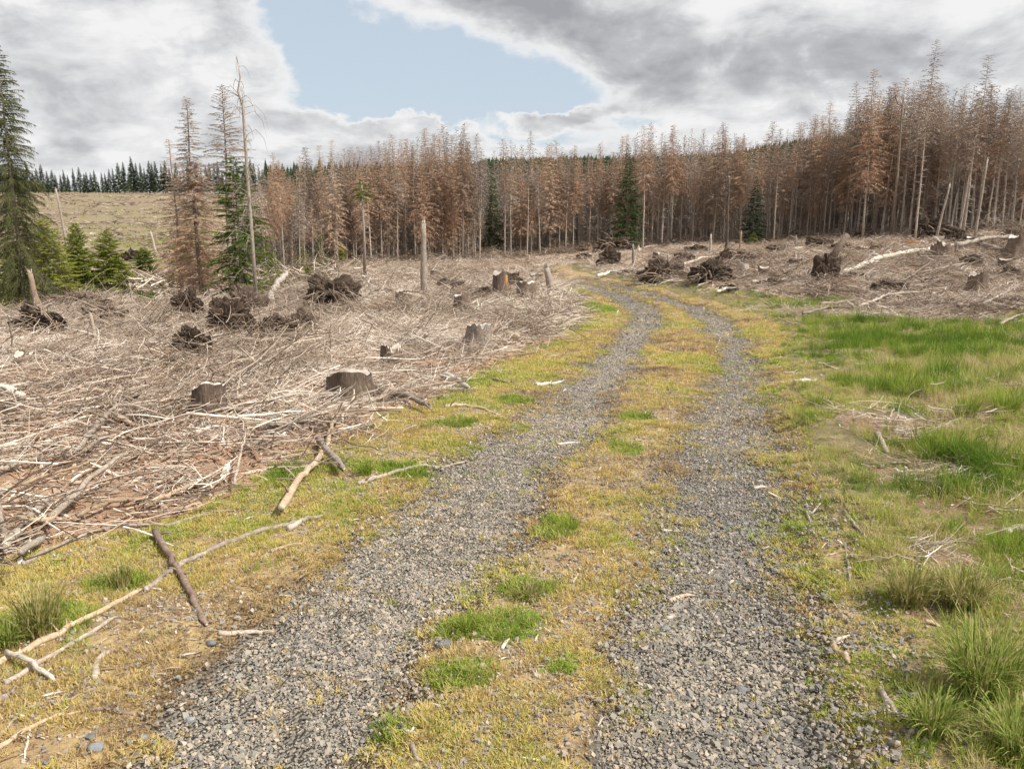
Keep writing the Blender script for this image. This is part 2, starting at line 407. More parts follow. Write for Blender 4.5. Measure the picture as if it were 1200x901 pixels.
M['soil'] = wood_mat('soil', (.035, .025, .02), (.085, .06, .042), (.19, .13, .09), 5, 5, .05)
M['bark_log'] = wood_mat('bark_log', (.16, .125, .10), (.30, .245, .20), (.48, .41, .34), 5, 5)
M['pale_bark_log'] = wood_mat('pale_log', (.26, .21, .165), (.46, .40, .33), (.64, .57, .49), 5, 5)
M['white_wood_log'] = wood_mat('white_log', (.44, .38, .31), (.64, .58, .49), (.78, .73, .65), 5, 5)
M['root'] = wood_mat('root', (.15, .105, .075), (.31, .235, .175), (.52, .43, .34), 4, 4)
M['stone'] = wood_mat('stone', (.13, .14, .15), (.24, .25, .26), (.42, .41, .39), 3, 3, .005)

def tint_mat(name, stops, typ='INSTANCER', trans=0.0, rough=.85, varn=0, vscale=9, objrand=False, coord='Object', own=0):
    m, gg, b = material(name, rough, .2)
    if objrand: f = gg.new('ShaderNodeObjectInfo').outputs['Random']
    else: f = gg.attr('tint', typ)
    if own: f = gg.m('ADD', gg.attr('st'), gg.m('MULTIPLY', gg.m('SUBTRACT', f, .5), own), clamp=True)
    if varn:
        nn = gg.noise(gg.new('ShaderNodeTexCoord').outputs[coord], vscale, 3, .6)
        f = gg.m('ADD', f, gg.m('MULTIPLY', gg.m('SUBTRACT', nn, .5), varn), clamp=True)
    c = gg.ramp(f, stops)
    gg.l.new(c, b.inputs['Base Color'])
    if trans:
        tr = gg.new('ShaderNodeBsdfTranslucent'); gg.l.new(c, tr.inputs[0])
        mx = gg.new('ShaderNodeMixShader'); mx.inputs[0].default_value = trans
        gg.l.new(b.outputs[0], mx.inputs[1]); gg.l.new(tr.outputs[0], mx.inputs[2])
        gg.l.new(mx.outputs[0], gg.n['Material Output'].inputs[0])
    return m
M['gravel'] = tint_mat('gravel_stone', [(0, (.16, .147, .13)), (.25, (.225, .208, .182)), (.46, (.31, .28, .238)), (.62, (.40, .335, .255)), (.82, (.48, .395, .295)), (1, (.58, .52, .43))], varn=.18, vscale=60, own=.35)
M['moss'] = tint_mat('moss_tuft', [(0, (.28, .195, .115)), (.2, (.48, .345, .165)), (.45, (.60, .46, .165)), (.68, (.47, .43, .115)), (.85, (.38, .41, .09)), (1, (.24, .33, .05))], trans=.2)
M['grass'] = tint_mat('grass_blade', [(0, (.12, .20, .025)), (.25, (.22, .32, .04)), (.48, (.38, .42, .075)), (.70, (.54, .47, .19)), (1, (.60, .47, .29))], trans=.35, varn=.35, vscale=14)
M['twig'] = tint_mat('dead_twig', [(0, (.11, .08, .055)), (.3, (.27, .20, .148)), (.62, (.50, .40, .31)), (.85, (.71, .605, .50)), (1, (.84, .76, .66))], varn=.3, vscale=5, own=.8)
M['chip'] = tint_mat('bark_chip', [(0, (.18, .10, .06)), (.4, (.36, .22, .14)), (.7, (.50, .39, .29)), (1, (.72, .65, .56))])
M['needle_dead'] = tint_mat('dead_spruce_twigs', [(0, (.24, .18, .135)), (.3, (.39, .275, .20)), (.65, (.49, .325, .215)), (1, (.58, .44, .33))], objrand=True, trans=.2, varn=.45, vscale=.55)
M['needle_grey'] = tint_mat('grey_spruce_twigs', [(0, (.26, .21, .175)), (.5, (.38, .31, .26)), (1, (.46, .385, .32))], objrand=True, varn=.3, vscale=.6)
M['needle_green'] = tint_mat('green_spruce_needles', [(0, (.06, .09, .02)), (.5, (.12, .17, .03)), (1, (.21, .26, .05))], objrand=True, trans=.2, varn=.7, vscale=1.3)
M['needle_young'] = tint_mat('young_spruce_needles', [(0, (.10, .14, .02)), (.5, (.20, .24, .035)), (1, (.34, .35, .06))], objrand=True, trans=.25, varn=.8, vscale=1.5)
M['needle_bright'] = tint_mat('bright_spruce_needles', [(0, (.11, .14, .025)), (.5, (.19, .22, .04)), (1, (.30, .31, .07))], objrand=True, trans=.25, varn=.6, vscale=1.5)
M['needle_olive'] = tint_mat('olive_spruce_needles', [(0, (.09, .10, .04)), (.5, (.18, .17, .08)), (1, (.31, .27, .16))], objrand=True, trans=.2, varn=.9, vscale=.9)
M['needle_dark'] = tint_mat('dark_spruce_needles', [(0, (.022, .042, .018)), (.5, (.04, .07, .026)), (1, (.08, .11, .038))], objrand=True, varn=.5, vscale=.8)
M['hill_tree'] = tint_mat('hill_conifer', [(0, (.025, .045, .022)), (.5, (.04, .065, .03)), (1, (.07, .095, .04))])

def ground_material():
    m, gg, b = material('ground', .95, .15)
    t = gg.new('ShaderNodeTexCoord').outputs['Object']
    A = {k: gg.attr(k) for k in ('gravel', 'road', 'debris', 'grass', 'bare', 'meadow', 'forest', 'green', 'verge', 'hill')}
    nf = gg.noise(t, 14, 5, .7); nm = gg.noise(t, 2.3, 6, .65); nl = gg.noise(t, .16, 6, .6)
    vf = gg.vor(t, 55); vfd = gg.vor(t, 55, 'Distance')
    sv = gg.new('ShaderNodeSeparateColor'); gg.l.new(vf, sv.inputs[0])
    stone = gg.ramp(sv.outputs[0], [(0, (.10, .10, .10)), (.35, (.19, .19, .185)), (.6, (.29, .27, .23)), (.8, (.42, .36, .27)), (1, (.6, .55, .47))])
    grav = gg.mix(gg.step(vfd, .006, .014), stone, gg.mix(.5, stone, (.15, .12, .09)))
    grav = gg.mix(.65, grav, gg.ramp(nf, [(.3, (.31, .27, .22)), (.7, (.47, .41, .335))]))
    soil = gg.ramp(nf, [(.3, (.15, .09, .06)), (.55, (.27, .18, .115)), (.75, (.38, .28, .18))])
    moss_o = gg.ramp(gg.m('ADD', gg.m('MULTIPLY', nf, .6), gg.m('MULTIPLY', nm, .45)), [(.32, (.19, .13, .085)), (.46, (.31, .22, .13)), (.60, (.42, .31, .14)), (.75, (.43, .34, .13))])
    moss_g = gg.ramp(gg.m('ADD', gg.m('MULTIPLY', nf, .6), gg.m('MULTIPLY', nm, .45)), [(.34, (.19, .135, .085)), (.5, (.29, .23, .10)), (.66, (.34, .30, .10)), (.78, (.25, .27, .07))])
    moss = gg.mix(gg.step(A['verge'], .2, .9), moss_o, moss_g)
    moss = gg.mix(gg.m('MULTIPLY', gg.step(gg.noise(t, 31, 4, .7), .48, .60), .6), moss, gg.mix(gg.step(vfd, .008, .013), stone, soil))
    moss = gg.mix(gg.step(gg.m('MULTIPLY', A['green'], gg.m('ADD', nf, .4)), .25, .7), moss, gg.mix(nf, (.12, .17, .03), (.24, .28, .06)))
    ph = gg.mapping(t, (1.4, 9, 5), (0, 0, R(-38))); ps = gg.noise(ph, 3.2, 6, .7)
    deb = gg.ramp(gg.m('ADD', gg.m('MULTIPLY', ps, .65), gg.m('MULTIPLY', nf, .4)), [(.34, (.20, .12, .08)), (.48, (.38, .24, .155)), (.6, (.48, .34, .235)), (.74, (.60, .49, .38))])
    orange = gg.ramp(nf, [(.3, (.34, .18, .10)), (.7, (.54, .34, .20))])
    deb = gg.mix(gg.m('MULTIPLY', gg.step(nm, .45, .62), .6), deb, orange)
    deb = gg.mix(gg.m('MULTIPLY', gg.step(gg.noise(gg.mapping(t, loc=(5, 2, 0)), .9, 6, .7), .53, .62), .65), deb, (.12, .085, .06))
    grs = gg.ramp(gg.m('ADD', gg.m('MULTIPLY', nf, .5), gg.m('MULTIPLY', nm, .55)), [(.36, (.10, .078, .045)), (.5, (.17, .14, .07)), (.64, (.25, .20, .105)), (.76, (.34, .265, .16))])
    mn = gg.noise(gg.mapping(t, (.6, 1.5, 1)), .11, 8, .68, .4); mn2 = gg.noise(gg.mapping(t, (1, 2.5, 1), loc=(9, 4, 0)), .5, 6, .72)
    mead = gg.ramp(gg.m('ADD', gg.m('MULTIPLY', mn, .6), gg.m('MULTIPLY', mn2, .5)), [(.36, (.13, .095, .065)), (.48, (.22, .165, .115)), (.56, (.28, .215, .145)), (.61, (.24, .215, .11)), (.67, (.17, .18, .07)), (.8, (.10, .14, .04))])
    mead = gg.mix(gg.m('MULTIPLY', gg.step(gg.noise(t, 1.1, 5, .75), .58, .66), .6), mead, (.13, .09, .065))
    mead = gg.mix(gg.m('MULTIPLY', gg.step(gg.noise(t, 1.7, 4, .75), .64, .7), .7), mead, (.55, .48, .40))
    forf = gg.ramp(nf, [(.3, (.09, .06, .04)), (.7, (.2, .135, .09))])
    def w(a): return gg.step(gg.m('ADD', a, gg.m('MULTIPLY', gg.m('SUBTRACT', nf, .5), .9)), .35, .65)
    c = mead
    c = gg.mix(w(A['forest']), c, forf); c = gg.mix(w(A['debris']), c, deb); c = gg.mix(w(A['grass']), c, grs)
    c = gg.mix(w(A['bare']), c, gg.mix(.3, gg.mix(.7, soil, (.12, .08, .055)), deb)); c = gg.mix(w(A['road']), c, moss); c = gg.mix(w(A['gravel']), c, grav)
    c = gg.mix(A['hill'], c, (.035, .05, .022))
    gg.l.new(c, b.inputs['Base Color'])
    hb = gg.m('ADD', gg.m('MULTIPLY', gg.m('SUBTRACT', .02, vfd), gg.m('MULTIPLY', A['gravel'], 12)), gg.m('ADD', nf, gg.m('MULTIPLY', gg.m('MULTIPLY', ps, A['debris']), 1.6)))
    bump(gg, b, hb, .8, .03)
    return m
M['ground'] = ground_material()

# ------------------------------------------------------------------ ground sheet
def build_ground():
    rr = np.exp(np.linspace(math.log(.35), math.log(6000), 560))
    fr = np.radians(np.arange(-47, 47.01, .24)); bk = np.radians(np.linspace(47, 313, 90)[1:-1])
    th = np.concatenate([fr, bk]); nt = len(th)
    RR, TT = np.meshgrid(rr, th, indexing='ij'); X = RR * np.sin(TT); Y = RR * np.cos(TT)
    z = zones(X, Y); Z = H0(X, Y) + micro(X, Y, z)
    V = np.stack([X.ravel(), Y.ravel(), Z.ravel()], 1); V = np.concatenate([V, [[0, 0, float(Z[0].mean())]]])
    i = np.arange(len(rr) - 1)[:, None] * nt; k = np.arange(nt)[None]; k2 = (k + 1) % nt
    F = np.stack([i + k, i + nt + k, i + nt + k2, i + k2], -1).reshape(-1, 4)[:, ::-1]
    T = np.stack([np.full(nt, len(V) - 1), np.arange(nt), (np.arange(nt) + 1) % nt], 1)[:, ::-1]
    me = mesh_np('ground', V, [F, T], M['ground'], True)
    for kx, a in z.items():
        at_ = me.attributes.new(kx, 'FLOAT', 'POINT')
        at_.data.foreach_set('value', np.concatenate([np.broadcast_to(a, X.shape).ravel(), [0]]).astype(np.float32))
    o = link(bpy.data.objects.new('ground', me)); setp(o, kind='structure')
    # faces must look up
    if me.polygons[1000].normal.z < 0: me.flip_normals()
build_ground()

# ------------------------------------------------------------------ scattering by geometry nodes
def scatter(name, srcs, Pn, Rn, Sn, In, Tn, label, cat, group=None):
    """one object that draws a source mesh at every point (rotation, size, kind and tint per point)"""
    c = bpy.data.collections.new(name + '_pieces')
    for k, me in enumerate(srcs): c.objects.link(bpy.data.objects.new('%s_piece_%02d' % (name, k), me))
    me = bpy.data.meshes.new(name); n = len(Pn)
    me.vertices.add(n); me.vertices.foreach_set('co', np.asarray(Pn, np.float32).ravel())
    for nm, ty, ar in (('rot', 'FLOAT_VECTOR', Rn), ('scl', 'FLOAT_VECTOR', Sn), ('idx', 'INT', In), ('tint', 'FLOAT', Tn)):
        a = me.attributes.new(nm, ty, 'POINT')
        a.data.foreach_set('vector' if ty == 'FLOAT_VECTOR' else 'value', np.asarray(ar, np.int32 if ty == 'INT' else np.float32).ravel())
    o = link(bpy.data.objects.new(name, me)); setp(o, label, cat, group, 'stuff')
    t = bpy.data.node_groups.new(name + '_nodes', 'GeometryNodeTree')
    t.interface.new_socket('Geometry', in_out='INPUT', socket_type='NodeSocketGeometry')
    t.interface.new_socket('Geometry', in_out='OUTPUT', socket_type='NodeSocketGeometry')
    q = G(t); gi = q.new('NodeGroupInput'); go = q.new('NodeGroupOutput')
    ci = q.new('GeometryNodeCollectionInfo'); ci.inputs['Collection'].default_value = c
    ci.inputs['Separate Children'].default_value = True; ci.inputs['Reset Children'].default_value = True
    ip = q.new('GeometryNodeInstanceOnPoints'); ip.inputs['Pick Instance'].default_value = True
    def named(nm, ty):
        a = q.new('GeometryNodeInputNamedAttribute', data_type=ty); a.inputs[0].default_value = nm; return a.outputs[0]
    q.l.new(gi.outputs[0], ip.inputs['Points']); q.l.new(ci.outputs[0], ip.inputs['Instance'])
    q.l.new(named('idx', 'INT'), ip.inputs['Instance Index'])
    e2 = q.new('FunctionNodeEulerToRotation'); q.l.new(named('rot', 'FLOAT_VECTOR'), e2.inputs[0])
    q.l.new(e2.outputs[0], ip.inputs['Rotation']); q.l.new(named('scl', 'FLOAT_VECTOR'), ip.inputs['Scale'])
    q.l.new(ip.outputs[0], go.inputs[0])
    md = o.modifiers.new('scatter', 'NODES'); md.node_group = t
    return o
def sample(n, y0, y1, cap, tmax=.74, tmin=None):
    """random ground points, even in the picture but never denser than cap per square metre"""
    tmin = -tmax if tmin is None else tmin
    Y = np.exp(rng.uniform(math.log(y0), math.log(y1), n)); t = rng.uniform(tmin, tmax, n); X = t * Y
    dens = n / (math.log(y1 / y0) * (tmax - tmin)) / Y ** 2
    k = rng.random(n) < np.minimum(1, cap / dens)
    return X[k], Y[k]
def rot_z(n, tilt=.15):
    r = rng.normal(0, tilt, (n, 3)); r[:, 2] = rng.uniform(0, 2 * math.pi, n); return r
def sc3(s, e=.25):
    s = np.asarray(s); return s[:, None] * rng.uniform(1 - e, 1 + e, (len(s), 3))

# gravel
def stone_mesh(k, cnt=15, spread=.036):
    """nine small angular stones lying side by side, each with a tint of its own"""
    r = np.random.default_rng(k); random.seed(k); V = []; F = []; T = []; n0 = 0
    box = np.array([[x, y, z] for x in (-1, 1) for y in (-1, 1) for z in (-1, 1)], float)
    quads = np.array([[0, 1, 3, 2], [4, 6, 7, 5], [0, 4, 5, 1], [2, 3, 7, 6], [0, 2, 6, 4], [1, 5, 7, 3]])
    for i in range(cnt):
        v = box * r.uniform(.55, 1.0, (8, 1)) + r.normal(0, .2, (8, 3)); v = v * [r.uniform(.8, 1.5), 1, .6] * float(np.clip(r.lognormal(-.08, .5), .35, 2.6)) * .0033
        e = Euler((r.uniform(-.6, .6), r.uniform(-.6, .6), r.uniform(0, 6.28))).to_matrix(); v = v @ np.array(e).T
        a = i * 2.4 + r.normal(0, .3); q = spread * math.sqrt((i + .4) / cnt); v = v + [math.cos(a) * q, math.sin(a) * q, .0015 + r.uniform(0, .003)]
        V.append(v); F.append(quads + n0); n0 += 8; T += [float(np.clip(r.normal(.46, .21), 0, 1))] * 8
    return set_st(mesh_np('gravel_stone', np.concatenate(V), np.concatenate(F), M['gravel']), T)
def build_gravel():
    X, Y = sample(330000, 1.35, 46, 950); z = zones(X, Y)
    near = 1 - sst(4.5, 12, Y); pn = fbm(X * 2.6, Y * 2.6, 51); lft = sst(.5, -1.5, X + .25 * Y)
    pr = z['gravel'] * (.72 + .28 * sst(.3, .5, pn)) + z['road'] * (1 - z['gravel']) * np.clip(.13 + .75 * near * sst(.36, .56, pn), 0, 1) * (1 - z['green'] * .8) * (1 - .6 * z['verge'])
    k = rng.random(len(X)) < pr
    X, Y = X[k], Y[k]; n = len(X)
    s = rng.uniform(.75, 1.25, n) * (1 + .30 * sst(-.2, 1.2, X) * (1 - sst(3, 6, Y))) * (1 + 1.0 * sst(7, 20, Y) + 1.2 * sst(20, 45, Y))
    tint = np.clip(.54 + 1.4 * (fbm(X * .9, Y * .9, 52) - .5) + .25 * sst(.3, -.8, X) - .12 * sst(.2, 1.2, X) + rng.normal(0, .12, n), 0, 1)
    scatter('gravel', [stone_mesh(k) for k in range(10)] + [stone_mesh(20 + k, 8, .12) for k in range(6)], np.stack([X, Y, hgt(X, Y)], 1), rot_z(n, .05), np.repeat(s[:, None], 3, 1), np.where(z['gravel'][k] + .35 * (rng.random(n) < .5) > .7, rng.integers(0, 10, n), rng.integers(10, 16, n)), tint,
            'grey and tan crushed gravel lying in the two wheel tracks and between them', 'gravel')
    return n
n_gravel = build_gravel()

def blades(nb, rad, h0, h1, w, lean, seg=1, k=0, mat=None, name='tuft'):
    r = np.random.default_rng(k); V = []; F = []
    for i in range(nb):
        a = r.uniform(0, 6.283); q = rad * math.sqrt(r.random()); p = np.array([math.cos(a) * q, math.sin(a) * q, -.004])
        d = a + r.normal(0, .9); L = r.uniform(h0, h1); le = abs(r.normal(lean, lean * .5)); side = np.array([-math.sin(d), math.cos(d), 0]) * w * r.uniform(.7, 1.2)
        tw = r.uniform(-1, 1); side = side * math.cos(tw) + np.array([math.cos(d), math.sin(d), 0]) * w * math.sin(tw)
        pts = []
        for j in range(seg + 1):
            f = j / seg; ang = le * f ** 1.0 * 1.3
            if j == 0: c = p.copy()
            else: c = pts[-1] + L / seg * np.array([math.cos(d) * math.sin(ang), math.sin(d) * math.sin(ang), math.cos(ang)])
            pts.append(c)
        b0 = len(V)
        for j, c in enumerate(pts[:-1]):
            ww = side * (1 - .55 * j / seg); V += [c - ww, c + ww]
        V.append(pts[-1])
        for j in range(seg - 1):
            a0 = b0 + 2 * j; F.append((a0, a0 + 1, a0 + 3)); F.append((a0, a0 + 3, a0 + 2))
        a0 = b0 + 2 * (seg - 1); F.append((a0, a0 + 1, b0 + 2 * seg))
    return mesh_np(name, np.array(V), np.array(F), mat)

def build_moss():
    src = [blades(46, .030, .011, .030, .0023, .75, 1, 100 + k, M['moss'], 'moss_tuft') for k in range(6)]
    X, Y = sample(300000, 1.35, 40, 1500); z = zones(X, Y)
    pn = fbm(X * 4.2, Y * 4.2, 61); pm = fbm(X * 1.1, Y * 1.1, 62)
    pr = z['road'] * (1 - .96 * z['gravel']) * np.clip(.34 + 3.4 * (pn - .42) + .5 * z['verge'], .10, 1)
    k = rng.random(len(X)) < pr
    X, Y = X[k], Y[k]; n = len(X); v = z['verge'][k]; gr = z['green'][k]
    s = rng.uniform(.55, 1.35, n) * (1 + .9 * sst(5, 14, Y) + 1.4 * sst(14, 40, Y))
    tint = np.clip(.42 + .6 * (pn[k] - .5) + 1.5 * (pm[k] - .5) + .24 * v + .55 * gr + rng.normal(0, .14, n), 0, 1)
    scatter('moss', src, np.stack([X, Y, hgt(X, Y) + .003], 1), rot_z(n, .12), sc3(s, .2), rng.integers(0, 6, n), tint,
            'low ochre and yellow moss growing over the road strip and its verges', 'moss')
build_moss()

def build_grass():
    src = [blades(46, .07, .10, .26, .0022, .75, 3, 200 + k, M['grass'], 'grass_tuft') for k in range(6)]
    X, Y = sample(170000, 1.35, 42, 330, .88); z = zones(X, Y)
    pn = fbm(X * 2.3, Y * 2.3, 71); pm = fbm(X * .8, Y * .8, 72)
    pq = fbm(X * 1.9 + 5, Y * 1.3, 76); thin = sst(.50, .40, pq)
    pr = z['grass'] * np.clip(.42 + 3.2 * (pn - .42), .14, 1) * (1 - .7 * thin * (1 - sst(9, 14, Y) * .5)) + .20 * z['bare'] + .035 * z['debris'] * (pn > .55)
    k = rng.random(len(X)) < pr
    X, Y, pn, pm = X[k], Y[k], pn[k], pm[k]; n = len(X)
    dist_r = X - RR(Y)
    s = (.26 + .42 * sst(.0, 1.2, dist_r)) * rng.uniform(.5, 1.35, n) * (.15 + 1.7 * pn) * (1 + .25 * sst(8, 20, Y)) * np.where(dist_r < -.3, .5, 1)
    tint = np.clip(.47 + 1.3 * (pm - .5) + 2.2 * (.5 - pn) + rng.normal(0, .26, n) + .3 * z['bare'][k], 0, 1)
    scatter('meadow_grass', src, np.stack([X, Y, hgt(X, Y) - .005], 1), rot_z(n, .16), sc3(s, .2), rng.integers(0, 6, n), tint,
            'long green and straw coloured grass covering the bank right of the road', 'grass')
    # short green growth: verge of the left track, patches between the tracks, the dip on the left
    src2 = [blades(40, .045, .02, .075, .0019, .8, 2, 230 + k, M['grass'], 'short_grass_tuft') for k in range(5)]
    X, Y = sample(130000, 1.35, 30, 600); z = zones(X, Y); pn = fbm(X * 2.3, Y * 2.3, 73)
    pr = .85 * z['grass'] * sst(.30, .55, pn) + z['road'] * (1 - z['gravel'] * .97) * (z['green'] * .8 + .22 * z['verge'] * sst(.45, .62, pn) + .012)
    k = rng.random(len(X)) < pr; X, Y = X[k], Y[k]; n = len(X)
    tint = np.clip(.36 + rng.normal(0, .18, n) + .3 * (1 - z['green'][k]) - .5 * (pn[k] - .45), 0, 1)
    scatter('short_grass', src2, np.stack([X, Y, hgt(X, Y)], 1), rot_z(n, .1), sc3(rng.uniform(.5, 1.15, n), .2), rng.integers(0, 5, n), tint,
            'short green grass sprouting in patches from the mossy road strip and verge', 'grass')
    # rough meadow in the dip beyond the clear-cut
    src3 = [blades(30, .3, .12, .40, .016, .8, 2, 260 + k, M['grass'], 'rough_grass_tuft') for k in range(5)]
    X, Y = sample(42000, 26, 330, 1.6, .0, -.75); z = zones(X, Y); pn = fbm(X * .12, Y * .2, 74); pq = fbm(X * .5, Y * .5, 75)
    pr = z['meadow'] * np.clip(3.2 * (pn - .47) + 1.3 * (1 - sst(45, 90, Y)), 0, 1) * (.3 + pq)
    k = rng.random(len(X)) < pr; X, Y = X[k], Y[k]; n = len(X)
    tint = np.clip(.66 - 1.5 * (pn[k] - .45) + rng.normal(0, .18, n), 0, 1)
    scatter('rough_meadow', src3, np.stack([X, Y, hgt(X, Y)], 1), rot_z(n, .1), sc3(rng.uniform(.6, 1.4, n), .2), rng.integers(0, 5, n), tint,
            'rough green and yellow growth in the dip beyond the left clear-cut', 'grass')
build_grass()

# ------------------------------------------------------------------ woody debris
def crooked(L, r, n=4, wob=.12, rs=None):
    rs = rs or random
    a = Vector((rs.uniform(-1, 1), rs.uniform(-.6, .6), rs.uniform(-.15, .15))).normalized()
    pts = [Vector((0, 0, 0))]
    for i in range(n):
        a = (a + Vector((rs.uniform(-wob, wob), rs.uniform(-wob, wob), rs.uniform(-wob, wob) * .5))).normalized(); pts.append(pts[-1] + a * L / n)
    return pts
def twig_cluster(k, n, L0, L1, r0, r1, spread, height, sides=4, name='twig_bundle', aniso=.5):
    random.seed(k); b = MB(); st = []
    for i in range(n):
        L = random.uniform(L0, L1); p = crooked(L, 0, 4, .32)
        rm = Matrix.Rotation(random.gauss(0, aniso * 1.5), 3, 'Z')
        off = Vector((random.gauss(0, spread), random.gauss(0, spread), random.uniform(0, height)))
        p = [rm @ q + off for q in p]; r = random.uniform(r0, r1) * random.choice((.7, 1, 1, 1.5))
        b.tube(p, [r, r * .95, r * .85, r * .7, r * .45], sides, False)
        if random.random() < .5:
            q = p[2]; d = (p[3] - p[2]).normalized(); sd_ = (d + Vector((random.uniform(-1, 1), random.uniform(-1, 1), random.uniform(-.1, .7)))).normalized()
            b.tube([q, q + sd_ * L * .2, q + sd_ * L * .34 + Vector((0, 0, -.01))], [r * .5, r * .4, r * .15], 3, False)
        st += [min(1, max(0, random.gauss(.5, .27)))] * (b.n - len(st))
    return set_st(b.mesh(name, M['twig']), st)
def build_debris():
    src = [twig_cluster(300 + k, 22, .12, .55, .0022, .0065, .17, .045, 3) for k in range(5)] + \
          [twig_cluster(320 + k, 34, .08, .34, .0015, .0038, .18, .07, 3) for k in range(5)]
    X, Y = sample(48000, 2.4, 75, 20, .80); z = zones(X, Y); pn = fbm(X * .9, Y * .9, 81)
    w = z['debris'] + 1.6 * z['bare'] + .16 * z['grass'] * (pn > .5) + .012 * z['road'] * (z['verge'])
    k = (rng.random(len(X)) < w * np.clip(.45 + 1.6 * (pn - .35), .2, 1)) & free(X, Y)
    X, Y = X[k], Y[k]; n = len(X)
    s = rng.uniform(.7, 1.4, n) * (1 + 1.1 * sst(8, 40, Y)); s = np.where(z['debris'][k] < .5, s * .6, s)
    r = rot_z(n, .16); r[:, 2] = rng.normal(.45, .75, n) + (rng.random(n) < .25) * rng.uniform(0, 3, n)
    tint = np.clip(.60 + 1.3 * (fbm(X * .45, Y * .45, 82) - .5) - .16 * ((X > .25 * Y) & (Y > 9)) + rng.normal(0, .2, n), 0, 1)
    scatter('woody_debris', src, np.stack([X, Y, hgt(X, Y) + .01], 1), r, sc3(s, .2), rng.integers(0, 10, n), tint,
            'grey and brown twigs and broken branches covering the clear-cut ground', 'woody debris')
    # longer poles and branches
    src = []
    for k in range(8):
        random.seed(350 + k); b = MB(); L = random.uniform(.9, 1.8); p = crooked(L, 0, 7, .13); r0 = random.uniform(.006, .019)
        off = sum((q for q in p), Vector()) / len(p); p = [q - off for q in p]
        ang = math.atan2(p[-1].y - p[0].y, p[-1].x - p[0].x); rm = Matrix.Rotation(-ang, 3, 'Z'); p = [rm @ q for q in p]
        b.tube(p, [r0 * (1 - .75 * i / 7) for i in range(8)], 5, True)
        for j in range(random.randint(3, 8)):
            i = random.randint(1, 6); d = (p[i + 1] - p[i]).normalized(); d2 = (d * .8 + Vector((random.uniform(-.6, .6), random.choice((-1, 1)) * random.uniform(.4, 1), random.uniform(-.1, .7)))).normalized(); l2 = random.uniform(.05, .45)
            b.tube([p[i], p[i] + d2 * l2 * .5, p[i] + d2 * l2 + Vector((0, 0, -.02))], [r0 * .4, r0 * .28, r0 * .1], 3, False)
        src.append(set_st(b.mesh('long_branch', M['twig']), [random.uniform(.35, .75)] * b.n))
    X, Y = sample(14000, 3.2, 70, 4.6, .80); z = zones(X, Y)
    k = (rng.random(len(X)) < z['debris'] + .05 * z['bare']) & free(X, Y); X, Y = X[k], Y[k]; n = len(X)
    r = rot_z(n, .09); r[:, 2] = rng.normal(.5, .5, n) + (rng.random(n) < .22) * rng.uniform(0, 3, n)
    s = rng.uniform(.4, 1.1, n) * (1 + .5 * sst(15, 50, Y))
    scatter('fallen_branches', src, np.stack([X, Y, hgt(X, Y) + .035], 1), r, sc3(s, .1), rng.integers(0, 8, n), np.clip(rng.normal(.68, .22, n), 0, 1),
            'long pale and brown fallen branches lying all over the clear-cut', 'fallen branches')
    # chips and bark
    src = []
    for k in range(6):
        r_ = np.random.default_rng(380 + k); b = MB(); L = .022; w_ = r_.uniform(.004, .009)
        p = [Vector((-L, 0, 0)), Vector((0, r_.uniform(-.004, .004), r_.uniform(0, .004))), Vector((L, r_.uniform(-.004, .004), 0))]
        b.tube(p, [w_ * .7, w_, w_ * .5], 5, True, .45, .2); src.append(b.mesh('wood_chip', M['chip'], False))
    X, Y = sample(150000, 1.35, 36, 700, .8); z = zones(X, Y)
    pr = .9 * z['debris'] + .26 * z['road'] * (1 - .6 * z['gravel']) * (1 + .8 * z['verge']) + .8 * z['bare'] + .30 * z['grass']
    k = rng.random(len(X)) < pr; X, Y = X[k], Y[k]; n = len(X); d = z['debris'][k]
    s = rng.lognormal(-.12, .42, n) * (1 + 1.7 * sst(4, 24, Y)) * (.42 + .58 * d)
    tint = np.clip(np.where(d > .5, rng.normal(.50, .24, n), rng.normal(.62, .25, n)), 0, 1)
    S3 = sc3(s, .3); S3[:, 0] *= rng.uniform(.7, 2.6, n)
    scatter('wood_chips', src, np.stack([X, Y, hgt(X, Y) + .006], 1), rot_z(n, .25), S3, rng.integers(0, 6, n), tint,
            'bleached wood chips and bark pieces strewn over clear-cut, verges and road', 'wood chips')
    src = []
    for k in range(6):
        random.seed(390 + k); b = MB(); L = random.uniform(.10, .22); r_ = random.uniform(.016, .034)
        p = crooked(L * 2, 0, 3, .25); b.tube(p, [r_ * .8, r_, r_ * .9, r_ * .4], 6, True, .7, .28); src.append(set_st(b.mesh('wood_chunk', M['twig'], False), [random.uniform(.3, 1)] * b.n))
    X, Y = sample(30000, 3, 80, 9, .8); z = zones(X, Y); pn = fbm(X * .5, Y * .5, 84)
    k = rng.random(len(X)) < z['debris'] * np.clip(.3 + 2 * (pn - .4), .1, 1); X, Y = X[k], Y[k]; n = len(X)
    scatter('wood_chunks', src, np.stack([X, Y, hgt(X, Y) + .03], 1), rot_z(n, .1), sc3(rng.uniform(.35, 1.0, n) * (1 + .8 * sst(12, 50, Y)), .3), rng.integers(0, 6, n), np.clip(rng.normal(.62, .3, n), 0, 1),
            'pale and brown broken chunks of wood scattered over the clear-cut', 'wood chunks')
    # slash left on the far field
    src = [twig_cluster(440 + k, 16, .5, 1.7, .03, .06, .7, .35, 3, 'field_slash', 1.2) for k in range(5)]
    n = 9000; Y = np.exp(rng.uniform(math.log(42), math.log(480), n)); t = rng.uniform(-.95, -.18, n); X = t * Y; z = zones(X, Y); pn = fbm(X * .06, Y * .10, 85)
    k = rng.random(n) < z['meadow'] * np.clip(3.5 * (pn - .42), .08, 1); X, Y = X[k], Y[k]; n = len(X)
